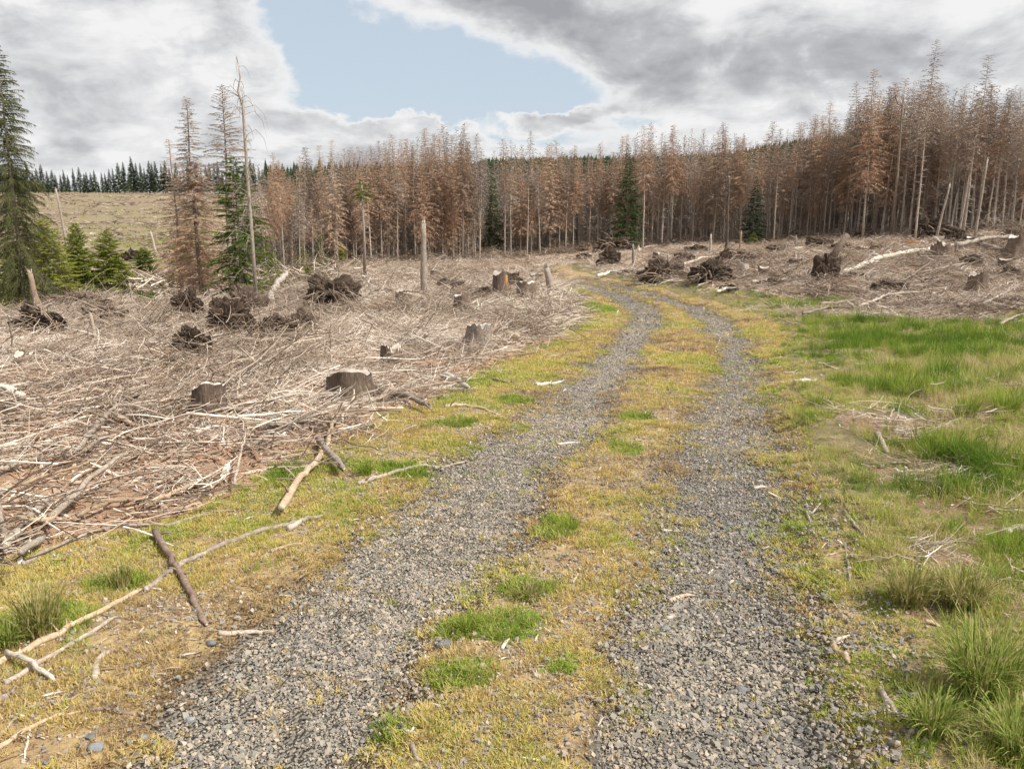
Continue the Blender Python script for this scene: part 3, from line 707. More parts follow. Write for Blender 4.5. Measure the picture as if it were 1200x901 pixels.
    scatter('field_slash', src, np.stack([X, Y, hgt(X, Y) + .02], 1), rot_z(n, .15), sc3(rng.uniform(.5, 1.1, n) * (1 + .6 * sst(100, 400, Y)), .3), rng.integers(0, 5, n), np.clip(rng.normal(.38, .25, n), 0, 1),
            'grey and brown slash left in strips on the far field to the left', 'slash')
    # low grey brushwood, tangled, standing up a little
    src = [twig_cluster(400 + k, 34, .25, .8, .003, .007, .28, .30, 3, 'brushwood', .9) for k in range(5)]
    X, Y = sample(12000, 8, 75, 1.4, .85); z = zones(X, Y); pn = fbm(X * .33, Y * .33, 83)
    k = (rng.random(len(X)) < z['debris'] * sst(.42, .62, pn)) & free(X, Y); X, Y = X[k], Y[k]; n = len(X)
    r = rot_z(n, .45); s = rng.uniform(.6, 1.3, n)
    scatter('brushwood', src, np.stack([X, Y, hgt(X, Y) + .05], 1), r, sc3(s, .2), rng.integers(0, 5, n), np.clip(rng.normal(.25, .15, n), 0, 1),
            'tangled grey brown brushwood lying in loose heaps on the clear-cut', 'brushwood')
build_debris()

# ------------------------------------------------------------------ conifers
def conifer(seed, H, rt, cb, Rm, nb, nt, tw, hang, axw=.012, pw=.75, up=.25, droop=.55, top_sparse=.0, twl=.34, lean=0.0, stubs=14, sway=.04, irr=.25, rmin=.06):
    """trunk and crown meshes (arrays) of a spruce H metres high with its foot at the origin"""
    r = np.random.default_rng(seed); random.seed(seed)
    zs = np.linspace(0, H, 12)
    ox = np.cumsum(r.normal(0, sway, 12)) * zs / H + lean * zs; oy = np.cumsum(r.normal(0, sway, 12)) * zs / H
    def axis(z): return np.interp(z, zs, ox), np.interp(z, zs, oy)
    tb = MB(); rad = [rt * (1.25 if i == 0 else 1) * (1 - .93 * (z / H) ** .9) for i, z in enumerate(zs)]
    tb.tube([(a, b_, c) for a, b_, c in zip(ox, oy, zs - .12)], rad, 6, True, 1, .05)
    for k in range(stubs):
        z = r.uniform(.05, max(cb, .25)) * H; a = r.uniform(0, 6.283); L = r.uniform(.12, .55) * min(1, Rm); x, y = axis(z)
        d = Vector((math.cos(a), math.sin(a), r.uniform(-.5, .25)))
        tb.tube([Vector((x, y, z)), Vector((x, y, z)) + d * L], [axw * 1.6, axw * .5], 3, False)
    f = np.sort(r.random(nb)) * .2 + np.linspace(0, 1, nb) * .8
    zb = (cb + (1 - cb) * f) * H * .99
    rel = (zb - cb * H) / (H * (1 - cb))
    L = (Rm * (1 - rel) ** pw * (1 - .55 * np.exp(-rel * 9) * (1 if cb > .2 else .3)) + rmin) * r.uniform(1 - irr, 1 + irr, nb)
    az_ = np.arange(nb) * 2.39996 + r.normal(0, .35, nb)
    upb = up * (.4 + 1.3 * rel) + r.normal(0, .1, nb); dr = droop * (1 - .75 * rel) + r.normal(0, .06, nb)
    ca, sa = np.cos(az_), np.sin(az_); x0 = np.interp(zb, zs, ox); y0 = np.interp(zb, zs, oy)
    def bp(s): return np.stack([x0 + ca * L * s, y0 + sa * L * s, zb + L * (upb * s - dr * s * s)], -1)
    VV = []; FF = []; n0 = 0
    ss = [0, .33, .66, 1.0]
    for q in range(3):
        a, b_ = bp(ss[q]), bp(ss[q + 1]); w0 = axw * (1 - .7 * ss[q]); w1 = axw * (1 - .7 * ss[q + 1])
        for sd_ in (np.stack([-sa, ca, 0 * sa], -1), np.tile([0, 0, 1.], (nb, 1))):
            V = np.stack([a - sd_ * w0, a + sd_ * w0, b_ + sd_ * w1, b_ - sd_ * w1], 1).reshape(-1, 3)
            i = np.arange(nb)[:, None] * 4 + n0
            VV.append(V); FF.append(np.concatenate([i + [0, 1, 2], i + [0, 2, 3]])); n0 += len(V)
    ns = (nt * np.clip(L / Rm, .15, 1) * (1 - top_sparse * sst(.55, .85, rel))).astype(int) + 3
    bi = np.repeat(np.arange(nb), ns); n = len(bi)
    s = r.uniform(.08, 1, n) ** .8
    p = np.stack([x0[bi] + ca[bi] * L[bi] * s, y0[bi] + sa[bi] * L[bi] * s, zb[bi] + L[bi] * (upb[bi] * s - dr[bi] * s * s)], -1)
    sg = r.choice([-1, 1], n); o_ = r.uniform(.15, 1.0, n); tg = r.uniform(.3, 1.0, n) * sg
    D = np.stack([ca[bi] * o_ - sa[bi] * tg, sa[bi] * o_ + ca[bi] * tg, -hang * r.uniform(.1, 1.5, n) + .15 * (1 - hang)], -1)
    D /= np.linalg.norm(D, axis=1)[:, None]
    tl = np.clip(L[bi] * twl * (1.25 - s) * r.uniform(.5, 1.4, n), .05, .6) + .03
    W = np.cross(D, r.normal(0, 1, (n, 3))); W /= np.linalg.norm(W, axis=1)[:, None] + 1e-6; W *= (tw * r.uniform(.6, 1.3, n))[:, None]
    V, F = tri_strips(p, D, W, tl)
    VV.append(V); FF.append(F + n0)
    return tb, np.concatenate(VV), np.concatenate(FF)
class Tree:
    """shared trunk and crown meshes of one kind of tree"""
    def __init__(s, H, tmat, cmat, *a, **kw):
        s.H = H; tb, V, F = conifer(a[0], H, *a[1:], **kw)
        s.trunk = tb.mesh('trunk', tmat, True); s.crown = mesh_np('crown', V, F, cmat)
    def place(s, name, p, h, label, cat, group=None, wide=1.0, rz=None, rot=None):
        e = empty(name, p, label, cat, group); k = h / s.H; e.scale = (k * wide, k * wide, k)
        e.rotation_euler = rot or (random.gauss(0, .02), random.gauss(0, .02), random.uniform(0, 6.28) if rz is None else rz)
        link(bpy.data.objects.new('trunk', s.trunk), e); link(bpy.data.objects.new('crown', s.crown), e)
        return e
D_brown = [Tree(11, M['bark'], M['needle_dead'], 500 + k, .085, [.30, .38, .22, .45, .34, .16][k], [1.25, 1.1, 1.3, 1.15, 1.0, 1.35][k], 180, 30, .019, .75, top_sparse=.62, twl=.36, stubs=26, irr=.34, rmin=.14) for k in range(6)]
D_bare = [Tree(11, M['pale_bark'], M['needle_dead'], 520 + k, .09, [.50, .56, .46][k], 1.05, 120, 18, .018, .7, top_sparse=.55, stubs=60, irr=.42, rmin=.14) for k in range(3)]
D_grey = [Tree(12, M['pale_bark'], M['needle_grey'], 540 + k, .085, [.52, .40, .60][k], [.95, 1.1, .85][k], 130, 16, .016, .6, top_sparse=.4, stubs=60, irr=.4, rmin=.14) for k in range(3)]
D_low = [Tree(11, M['bark'], M['needle_dead'], 560 + k, .08, [.10, .22, .06][k], 1.2, 90, 17, .036, .75, top_sparse=.6, stubs=6) for k in range(3)]
G_dark = [Tree(11, M['bark'], M['needle_dark'], 580 + k, .11, .04, 1.9, 200, 60, .034, .55, up=.2, droop=.4, top_sparse=0, twl=.34, stubs=0) for k in range(2)]
G_young = [Tree(3.4, M['bark'], M['needle_young'], 590 + k, .05, .01, 1.05, 190, 90, .016, .25, up=.35, droop=.25, pw=.7, top_sparse=0, twl=.42, stubs=0, axw=.006) for k in range(3)]
G_thin = [Tree(4.0, M['bark'], M['needle_bright'], 600 + k, .035, .05, .8, 60, 20, .016, .35, up=.35, droop=.3, pw=.7, twl=.4, stubs=0, axw=.006) for k in range(2)]
G_far = [Tree(17, M['dark_bark'], M['needle_dark'], 610 + k, .2, .06, [2.6, 2.2, 3.0][k], 130, 22, .30, .5, up=.1, droop=.35, twl=.42, stubs=0, axw=.03) for k in range(3)]

def Htop(u):
    return np.interp(u, [150, 310, 360, 420, 480, 540, 560, 600, 700, 760, 860, 880, 935, 980, 1030, 1100, 1200, 1400], [196, 190, 184, 180, 164, 154, 160, 174, 176, 156, 154, 166, 148, 124, 102, 102, 110, 104])
SPEC = []      # (u, label phrase) landmarks of the forest edge, left to right
def at_tip(u, v, Y):
    d = ray(u, v); x = d[0] * Y / d[1]; return Vector((x, Y, float(hgt(x, Y))))
def special(tree, name, u, Y, vt, label, cat='spruce', wide=1.0, group=None, vb=None):
    p = at_tip(u, vt, Y)
    e = tree.place(name, p, top_h(p, vt) , label, cat, group, wide)
    return e
# --- landmark trees of the forest edge
special(G_dark[0], 'spruce', 738, 77.5, 168, 'living dark green spruce standing among the dead brown ones behind the bend of the road', wide=1.1)
special(G_dark[1], 'spruce', 886, 71.5, 206, 'short dense blackish green spruce standing against the dead stand on the right', wide=1.25)
special(D_grey[0], 'dead_spruce', 1096, 58, 44, 'tallest dead spruce, bare pale trunk and thin plume of grey twigs on top', wide=.95)
special(D_grey[1], 'dead_spruce', 1152, 59.5, 64, 'second tallest dead spruce, broad grey tip, right of the tallest bare one', wide=1.15)
special(D_brown[0], 'dead_spruce', 1028, 66, 80, 'tall dead spruce with a full grey brown crown, left of the gnarled forked top', wide=1.1)
special(D_brown[1], 'dead_spruce', 540, 69.5, 143, 'dead spruce whose pointed tip stands highest in the left part of the forest edge', wide=1.0)
special(D_brown[5], 'dead_spruce', 386, 61.5, 162, 'dead spruce with a tall brown cone, tip clear of the row above green saplings', wide=1.0)
special(D_bare[0], 'dead_spruce', 758, 75, 146, 'dead spruce beside the dark green spruce, with a bare pale lower trunk in the sun', wide=1.0)
special(D_grey[2], 'dead_spruce', 618, 77, 152, 'thin grey topped dead spruce rising over the row right of the dark gap', wide=1.0)
special(D_bare[1], 'dead_spruce', 915, 70, 150, 'dead spruce with pale lit trunk standing out in front, right of the blackish spruce', wide=.9)
special(G_thin[0], 'spruce_sapling', 372, 56, 270, 'thin light green spruce sapling under the brown forest edge on the left', 'sapling', 1.5)
special(G_thin[1], 'spruce_sapling', 352, 55, 284, 'smallest light green sapling, in front of the left end of the forest', 'sapling', 1.6)
special(G_young[2], 'spruce_sapling', 398, 62.5, 283, 'dark green young spruce low under the dead trees, right of the light green saplings', 'sapling', 1.1)
special(G_dark[1], 'spruce', 577, 84, 196, 'green spruce deep inside the dark gap in the forest edge', 'spruce', .9)
special(G_young[0], 'spruce_sapling', 883, 68.5, 272, 'yellow green bush sized spruce at the foot of the blackish green spruce', 'sapling', 1.6)
# the gnarled forked top
p = at_tip(1062, 88, 64); e = empty('dead_tree', p, 'gnarled dead tree with thick forked crooked boughs and no tip', 'dead tree')
b = MB(); hh = top_h(p, 88)
b.tube([(0, 0, -.1), (.05, 0, hh * .4), (-.05, 0, hh * .72), (.0, 0, hh * .86)], [.10, .085, .07, .06], 7); b.obj('trunk', M['bark'], e)
for sx, l1, l2 in ((-1, .9, .9), (1, 1.1, .6), (.35, .6, 1.3), (1.2, 1.6, .2), (-.7, 1.0, .4), (.9, 1.5, -.1)):
    b = MB(); z0 = hh * random.uniform(.70, .85)
    b.tube([(0, 0, z0), (sx * .35, .1, z0 + .12), (sx * l1 * .7, 0, z0 + .3 + l2 * .35), (sx * l1 * .95, -.1, z0 + .4 + l2)], [.055, .05, .04, .015], 5)
    for q in range(7): b.tube([(sx * l1 * .7, 0, z0 + .3 + l2 * .35), (sx * l1 * random.uniform(.8, 1.2), random.uniform(-.4, .4), z0 + l2 * random.uniform(.1, 1.1))], [.02, .006], 3, False)
    b.obj('bough', M['bark'], e)

# --- front rows, tree by tree
LM = [(300, 'the bare pole'), (386, 'the tall brown cone'), (540, 'the highest left tip'), (577, 'the dark gap'), (618, 'the grey tip'), (738, 'the dark green spruce'),
      (886, 'the blackish green spruce'), (1028, 'the gnarled tree'), (1096, 'the tallest spruce'), (1152, 'the second tallest')]
ORD = ['first', 'second', 'third', 'fourth', 'fifth', 'sixth', 'seventh', 'eighth', 'ninth', 'tenth', 'eleventh', 'twelfth', 'thirteenth', 'fourteenth', 'fifteenth', 'sixteenth', 'seventeenth', 'eighteenth'] + ['nineteenth', 'twentieth'] + ['twenty-' + q for q in ('first', 'second', 'third', 'fourth', 'fifth', 'sixth', 'seventh', 'eighth', 'ninth')] + ['thirtieth'] * 9
random.seed(77)
taken = [738, 886, 1096, 1152, 1028, 540, 386, 758, 618, 915]
count = {}
u = 306.0; spots = []
while u < 1222:
    if not (566 < u < 590) and min(abs(u - q) for q in taken) > 4: spots.append(u)
    u += random.uniform(7.0, 12.5)
KIND = {0: 'full brown', 1: 'bare legged', 2: 'thin grey'}
for u in spots:
    Y = float(edgeY((u - 600) / FPX * cp)) + random.uniform(-.8, 1.4)
    vt = float(Htop(u)) + random.choice((random.uniform(-14, 8), random.uniform(0, 26), random.uniform(10, 55))); p = at_tip(u, vt, Y); h = top_h(p, vt)
    k = random.choices((0, 1, 2), (6, 3, 1.3) if u < 560 else (4, 4, 2.5))[0]
    if u > 860: k = random.choices((0, 1, 2), (3, 3, 4))[0]
    tr = random.choice((D_brown, D_bare, D_grey)[k])
    lm = max((q for q in LM if q[0] <= u), default=LM[0]); c = count[lm] = count.get(lm, 0) + 1
    tr.place('dead_spruce', p, h, '%s dead spruce, %s of front row right of %s' % (KIND[k], ORD[min(c, 30) - 1], lm[1]), 'dead spruce', 'dead spruces of the forest edge', random.uniform(.95, 1.35))
for row in (1, 2):
    u = 304.0
    while u < 1225:
        u += random.uniform(9, 15)
        if 564 < u < 592: continue
        Y = float(edgeY((u - 600) / FPX * cp)) + 2.2 * row + random.uniform(-.7, .9)
        vt = float(Htop(u)) + random.choice((random.uniform(-14, 8), random.uniform(2, 34))); p = at_tip(u, vt, Y); h = top_h(p, vt)
        k = random.choices((0, 1, 2), (5, 3, 2) if u < 860 else (3, 3, 4))[0]
        lm = max((q for q in LM if q[0] <= u), default=LM[0])
        ky = (row, lm); c = count[ky] = count.get(ky, 0) + 1
        random.choice((D_brown, D_bare, D_grey)[k]).place('dead_spruce', p, h, '%s dead spruce, %s of the %s row right of %s' % (KIND[k], ORD[min(c, 30) - 1], ('second', 'third')[row - 1], lm[1]), 'dead spruce',
            'dead spruces just behind the front row', random.uniform(.9, 1.3))
# --- the stand behind, one mass
def build_stand():
    Pn = []; Sn = []
    for row in range(3, 19):
        u = 296.0 - row * 2
        while u < 1330:
            u += random.uniform(9, 17) * (1 if row < 9 else 1.5)
            if row < 6 and 562 < u < 592: continue
            Y = float(edgeY((u - 600) / FPX * cp)) + 2.3 * row + random.uniform(-1, 1); p = at(u, Y)
            vt = float(Htop(u)) + random.uniform(-6, 26); h = min(top_h(p, vt), 15)
            if row > 5: h = min(h, top_h(p, float(Htop(u)) + random.uniform(6, 40)))
            Pn.append(p); Sn.append((h / 11 * random.uniform(.9, 1.25), 0, h / 11))
    Pn = np.array([tuple(q) for q in Pn]); Sn = np.array(Sn); Sn[:, 1] = Sn[:, 0]; n = len(Pn)
    srcs = []
    for q in D_low:      # trunk and crown joined in one mesh
        import bmesh
        bm = bmesh.new(); bm.from_mesh(q.trunk); k0 = len(bm.faces); bm.from_mesh(q.crown); bm.faces.ensure_lookup_table()
        me = bpy.data.meshes.new('dead_spruce_behind'); 
        for i_, f in enumerate(bm.faces): f.material_index = 0 if i_ < k0 else 1
        bm.to_mesh(me); bm.free(); me.materials.clear(); me.materials.append(M['bark']); me.materials.append(M['needle_dead']); srcs.append(me)
    rot = np.zeros((n, 3)); rot[:, 2] = rng.uniform(0, 6.28, n)
    scatter('spruce_stand', srcs, Pn, rot, Sn, rng.integers(0, 3, n), rng.random(n), 'dense mass of dead brown spruces deeper in the forest behind the edge rows', 'dead spruce stand')
build_stand()
# --- low brown underbrush at the feet of the stand
def build_feet():
    src = [twig_cluster(430 + k, 40, .4, 1.3, .005, .011, .4, .5, 3, 'forest_edge_brush', 1.4) for k in range(4)]
    t = rng.uniform(-.33, .75, 1500); Y = edgeY(t) + rng.uniform(-2.2, 12, 1500); X = t * Y; n = len(X)
    keep = rng.random(n) < .65; X, Y = X[keep], Y[keep]; n = len(X)
    scatter('forest_edge_brush', src, np.stack([X, Y, hgt(X, Y) + .05], 1), rot_z(n, .35), sc3(rng.uniform(.7, 1.5, n), .2), rng.integers(0, 4, n), np.clip(rng.normal(.34, .15, n), 0, 1),
            'brown brush and fallen boughs round the feet of the dead stand', 'brushwood')
build_feet()

# --- far treeline on the left and wooded hill
random.seed(5)
FARL = [(-80, 'left of the big olive spruce tip'), (46, 'between olive spruce and thin leaning snag'), (78, 'right of the thin leaning snag'), (135, 'in the tall clump mid field'), (168, 'left of the spired dead spruce'), (225, '')]
fc = {}; u = -60.0
while u < 330:
    u += random.uniform(3.6, 6.4); p = at(u, 500 + random.uniform(-8, 14))
    vt = np.interp(u, [-60, 0, 60, 110, 140, 165, 200, 300, 420], [186, 190, 198, 204, 197, 190, 193, 196, 198]) + random.gauss(0, 4)
    lm = max(q for q in FARL if q[0] <= u); c = fc[lm] = fc.get(lm, 0) + 1
    lab = 'far conifer, %s from left %s' % (ORD[min(c, 30) - 1], lm[1]) if lm[1] else 'far dark conifer half hidden behind the lone dead trees'
    G_far[random.randrange(3)].place('conifer', p, max(top_h(p, vt), 7), lab, 'conifer', 'far conifers beyond the left field', random.uniform(.9, 1.35))
def build_hill_wood():
    n = 15000; Y = np.concatenate([rng.uniform(560, 1280, 9500), np.exp(rng.uniform(math.log(125), math.log(600), n - 9500))]); t = rng.uniform(-.30, .75, n); t = np.where(Y < 560, rng.uniform(-.235, .8, n), t); X = t * Y; Z = H0(X, Y)
    srcs = []
    for k in range(3):
        tb, V, F = conifer(640 + k, 18, .2, .03, 3.4, 34, 5, .55, .5, axw=.05, up=.1, droop=.35, twl=.5, stubs=0)
        cone = MB(); cone.tube([(0, 0, 0), (0, 0, 6), (0, 0, 12), (0, 0, 17)], [2.6, 2.2, 1.2, .2], 6, False)
        n0 = len(V); V = np.concatenate([V, cone.V[0]]); F = [F, cone.F4[0] + n0]; srcs.append(mesh_np('hill_conifer', V, F, M['hill_tree']))
    r = np.zeros((n, 3)); r[:, 2] = rng.uniform(0, 6.28, n)
    scatter('hill_forest', srcs, np.stack([X, Y, Z], 1), r, sc3(rng.uniform(.75, 1.2, n) * np.where(Y < 560, .55 + .4 * sst(125, 500, Y), 1), .1), rng.integers(0, 3, n), rng.random(n) * .6 + .4 * (Y > 560), 'dark green conifer forest covering the far hill behind the dead trees', 'hill forest')
build_hill_wood()

# --- lone trees on the left
random.seed(31)
LG = Tree(10, M['bark'], M['needle_olive'], 700, .17, .05, 2.2, 400, 95, .012, .85, axw=.018, up=.15, droop=.55, pw=.62, twl=.30, stubs=30, irr=.55, sway=.02)
p = at_tip(-10, 38, 27); LG.place('spruce', p, top_h(p, 50), 'big shaggy olive green spruce cut off by the left edge of the picture', 'spruce', None, .62)
LB_ = Tree(8.6, M['bark'], M['needle_grey'], 701, .10, .44, .75, 170, 70, .008, .55, axw=.010, top_sparse=.15, twl=.34, stubs=40, irr=.3, sway=.03, lean=-.012)
def lone(tree, u, v, vt, label, wide=1, rz=None, cat='dead spruce', extra=None):
    p = P(u, v); e = tree.place('dead_spruce', p, top_h(p, vt), label, cat, None, wide, rz, (0, 0, rz or 0))
    if extra:
        for nm, H_, mat, a, kw in extra:
            tb, V, F = conifer(*a, **kw); link(bpy.data.objects.new(nm, mesh_np(nm, V, F, mat)), e)
    return e
brownskirt = ('lower_branches', 8.6, M['needle_dead'], (702, 6.0, .02, .10, 1.15, 210, 60, .009, .55), dict(axw=.010, pw=.55, up=.1, droop=.45, twl=.36, stubs=0, irr=.35, sway=.03))
lone(LB_, 238, 356, 112, 'lone dead spruce with a brown skirt and thin grey spire, left of the green one', 1.35, .4, extra=[brownskirt])
LB2 = Tree(6.2, M['bark'], M['needle_dead'], 703, .07, .12, .75, 170, 36, .009, .55, axw=.009, top_sparse=.6, twl=.34, stubs=20, irr=.3)
lone(LB2, 214, 350, 162, 'smaller brown dead spruce pressed against the left side of the lone spired one', 1.3)
LB3 = Tree(8.6, M['bark'], M['needle_grey'], 704, .10, .42, 1.0, 150, 60, .008, .45, axw=.012, top_sparse=.15, up=.4, twl=.34, stubs=40, irr=.33, sway=.03)
lone(LB3, 272, 352, 98, 'lone dead spruce with a broad grey openwork tip above the green spruce', 1.35, 1.4)
LG2 = Tree(5.4, M['bark'], M['needle_green'], 705, .08, .10, .95, 150, 70, .015, .5, axw=.011, up=.2, droop=.4, pw=.5, twl=.36, stubs=20, irr=.7)
p = P(285, 358); LG2.place('spruce', p, top_h(p, 182), 'living green spruce between the two lone dead trees and the bare pole', 'spruce', None, 1.05)
LG3 = Tree(2.4, M['bark'], M['needle_bright'], 706, .04, .02, .75, 90, 40, .014, .35, axw=.006, up=.3, droop=.3, pw=.7, twl=.4, stubs=0)
p = P(318, 345); LG3.place('spruce_sapling', p, top_h(p, 285), 'green sapling just right of the foot of the lone bare pole', 'sapling', None, 1.2)
for (u, Y, vt, w, k, lab) in ((65, 36, 256, 1.15, 0, 'dense green young spruce, the largest of the three beside the pale snag'), (99, 40, 262, .95, 1, 'middle green young spruce directly right of the thin leaning snag'),
                       (126, 41, 270, 1.2, 2, 'rightmost of the three green young spruces, beside a dark root plate'), (22, 34, 285, 1.25, 1, 'low green young spruce under the big olive spruce')):
    p = at(u, Y); G_young[k].place('young_spruce', p, top_h(p, vt), lab, 'young spruce', 'green young spruces in the dip', w)
for (u, Y, vt, lab) in ((150, 52, 312, 'small green shrub beyond the dark root plate in the dip'), (160, 38, 342, 'low green shrub on the grass near the dark root plate'), (188, 44, 332, 'low bright shrub in the grass left of the spired dead spruce'),
        (120, 33, 352, 'low green shrub just behind the edge of the left clear-cut'), (142, 60, 300, 'small bright shrub on the far side of the dip'), (205, 48, 318, 'dark shrub beside the foot of the small brown spruce'),
        (172, 66, 290, 'green shrub near the short white snag'), (96, 30, 366, 'lowest green shrub, between root heap and young spruces'), (215, 90, 282, 'distant shrub on the rising field left of the lone trees'),
        (330, 47, 318, 'green bush under the left end of the brown forest'), (362, 52, 312, 'bushy green growth beneath the thin light saplings'), (342, 44, 334, 'low green bush right of the birch like log'), (415, 60, 305, 'dark green growth low under the dead trees left of the tufted spruce')):
    p = at(u, Y); G_young[2].place('green_shrub', p, max(top_h(p, vt), .35), lab, 'shrub', 'low shrubs in the dip', 1.9)
# pale trunk with a green tuft
p = P(428, 331); e = empty('spruce', p, 'thin pale spruce with bare trunk and only a small green tuft on top', 'spruce'); hh = top_h(p, 212)
b = MB(); b.tube([(0, 0, -.1), (.03, 0, hh * .5), (0, 0, hh)], [.10, .07, .03], 7)
for k in range(40):
    a = random.uniform(0, 6.28); z = random.uniform(.1, .8) * hh; L = random.uniform(.1, .5); b.tube([(0, 0, z), (math.cos(a) * L, math.sin(a) * L, z - L * .3)], [.012, .004], 3, False)
b.obj('trunk', M['pale_bark'], e)
tb, V, F = conifer(711, hh + .1, .01, .80, .75, 40, 26, .020, .3, axw=.008, pw=.6, twl=.4, stubs=0); link(bpy.data.objects.new('crown', mesh_np('crown', V, F, M['needle_bright'])), e)
# the lone bare pole with hanging twigs
p = P(301, 364); e = empty('dead_pole_tree', p, 'tall bare dead pole with a crooked tip and thin hanging twigs', 'dead tree'); hh = top_h(p, 70)
b = MB(); k_ = px(p, 1)
xs = [(0, 0), (.02, .3), (-1, .55), (-1, .82), (-1.5, .83), (-6, .88), (-2, .93), (-4, 1.0)]
b.tube([(x * k_ * .9, 0, z * hh - (.1 if z == 0 else 0)) for x, z in xs], [.075, .065, .055, .046, .045, .034, .024, .012], 8, True, 1, .08); b.obj('trunk', M['pale_bark'], e)
b = MB()
for k in range(70):
    z = random.uniform(.12, .99); a = random.uniform(0, 6.28); L = random.uniform(.25, 1.25) * (1.15 - .5 * z); ca_, sa_ = math.cos(a), math.sin(a)
    x0 = np.interp(z, [q[1] for q in xs], [q[0] for q in xs]) * k_ * .9; o = random.uniform(.1, .35)
    b.tube([(x0, 0, z * hh), (x0 + ca_ * L * .5, sa_ * L * .5, z * hh + L * o), (x0 + ca_ * L * .85, sa_ * L * .85, z * hh + L * (o - .35)), (x0 + ca_ * L, sa_ * L, z * hh + L * (o - 1.0))], [.013, .010, .007, .003], 3, False)
b.obj('hanging_twigs', M['bark'], e)

# ------------------------------------------------------------------ snags, posts, logs
def snag(u, v, ut, vt, w, label, mat='bark', stubs=8, name='dead_snag', cat='snag', crook=.02, twig=0.25):
    p = P(u, v); hh = top_h(p, vt); dx_ = px(p, ut - u); r0 = px(p, w) / 2
    e = empty(name, p, label, cat)
    b = MB(); n = 7; pts = []; rad = []
    for i in range(n):
        f = i / (n - 1); pts.append((dx_ * f + random.gauss(0, crook) * hh * .15 * (0 < i < n - 1), random.gauss(0, crook) * hh * .1, hh * f - (.12 if i == 0 else 0))); rad.append(r0 * ((1.25 if i == 0 else 1) - .38 * f))
    b.tube(pts, rad, 9, True, 1, .08); tk = b.obj('trunk', M[mat], e)
    # broken, splintered end
    b = MB()
    for k in range(6):
        a = k / 6 * 6.28; q = Vector(pts[-1]) + Vector((math.cos(a), math.sin(a), 0)) * rad[-1] * .55
        b.tube([q - Vector((0, 0, .03)), q + Vector((random.uniform(-.2, .2) * r0, 0, random.uniform(.3, 1.6) * r0))], [rad[-1] * .38, rad[-1] * .08], 4)
    b.obj('broken_end', M['cut_wood'], tk)
    if stubs:
        b = MB()
        for k in range(stubs):
            f = random.uniform(.2, .97); a = random.uniform(0, 6.28); L = random.uniform(.4, 1) * twig * hh ** .5
            q = Vector((dx_ * f, 0, hh * f)); d = Vector((math.cos(a), math.sin(a), random.uniform(-.4, .4)))
            b.tube([q, q + d * L * .6, q + d * L - Vector((0, 0, L * .3))], [r0 * .22 + .003, r0 * .14 + .002, .003], 4, False)
        b.obj('branch_stubs', M[mat], tk)
    return e
random.seed(41)
snag(497, 352, 498, 262, 9, 'tall straight broken snag standing alone in the left clear-cut', 'bark', 5, crook=.01, twig=.06)
snag(46, 375, 42, 321, 8.5, 'short snag with reddish stripped top at the left edge of the clear-cut', 'stick_brown', 3, twig=.08)
snag(113, 404, 110, 369, 5, 'short grey post with one forked branch in the left clear-cut', 'stick', 2, twig=.3)
snag(84, 318, 76, 222, 3.6, 'thin leaning grey snag rising out of the three green young spruces', 'bark', 14, twig=.16)
snag(183, 298, 179, 272, 3, 'short white snag in the dip left of the lone dead trees', 'pale_bark', 0)
snag(280, 356, 283, 238, 5, 'thin crooked grey snag with bare twigs in front of the green spruce', 'pale_bark', 46, crook=.05, twig=.22)
snag(248, 352, 236, 318, 5, 'short dark slanting snag at the foot of the spired dead spruce', 'dark_bark', 3)
snag(586, 311, 585, 302, 3.2, 'small pale post at the mouth of the dark gap', 'pale_bark', 0)
snag(850, 312, 849, 208, 3.6, 'dark slender dead trunk standing out in front of the forest, no crown left', 'dark_bark', 26, twig=.12)
snag(866, 302, 867, 272, 3, 'short tan broken trunk standing by the forest edge', 'stick_tan', 3)
snag(742, 315, 741, 288, 4, 'thin twisted grey post beside the pale stub near the forest', 'bark', 4)
snag(749, 300, 748, 291, 5.5, 'stubby pale cut post right of the bend of the road', 'cut_wood', 0)
snag(932, 292, 932, 278, 4, 'small grey post in the middle of the right clear-cut', 'bark', 0)
snag(1141, 284, 1146, 187, 3.2, 'pale crownless trunk with short whorled stubs at the right forest edge', 'pale_bark', 40, twig=.14)
snag(1122, 280, 1128, 205, 2.7, 'thinner pale crownless trunk left of the stubbed one', 'pale_bark', 26, twig=.12)
snag(1096, 283, 1106, 216, 3, 'slanting pale snag behind the dark root plate at the right', 'pale_bark', 10, twig=.16)
snag(1112, 281, 1116, 227, 2.6, 'short grey snag right of the slanting pale one', 'bark', 6, twig=.1)
snag(1058, 277, 1060, 228, 3.5, 'short pale snag with an orange broken end before the right stand', 'pale_bark', 4, twig=.1)
snag(1072, 277, 1073, 232, 3.2, 'short thin snag between the two pale ones before the right stand', 'bark', 4, twig=.1)
snag(832, 300, 832, 275, 3.5, 'short pale snag beside the dark slender trunk', 'pale_bark', 3, twig=.1)
snag(1012, 268, 1010, 262, 3, 'tiny post in front of the right stand', 'bark', 0)
snag(648, 345, 640, 314, 11, 'leaning tapered stub beside the orange half stump, left of the road', 'bark', 2, name='leaning_stub', cat='stub', twig=.04)

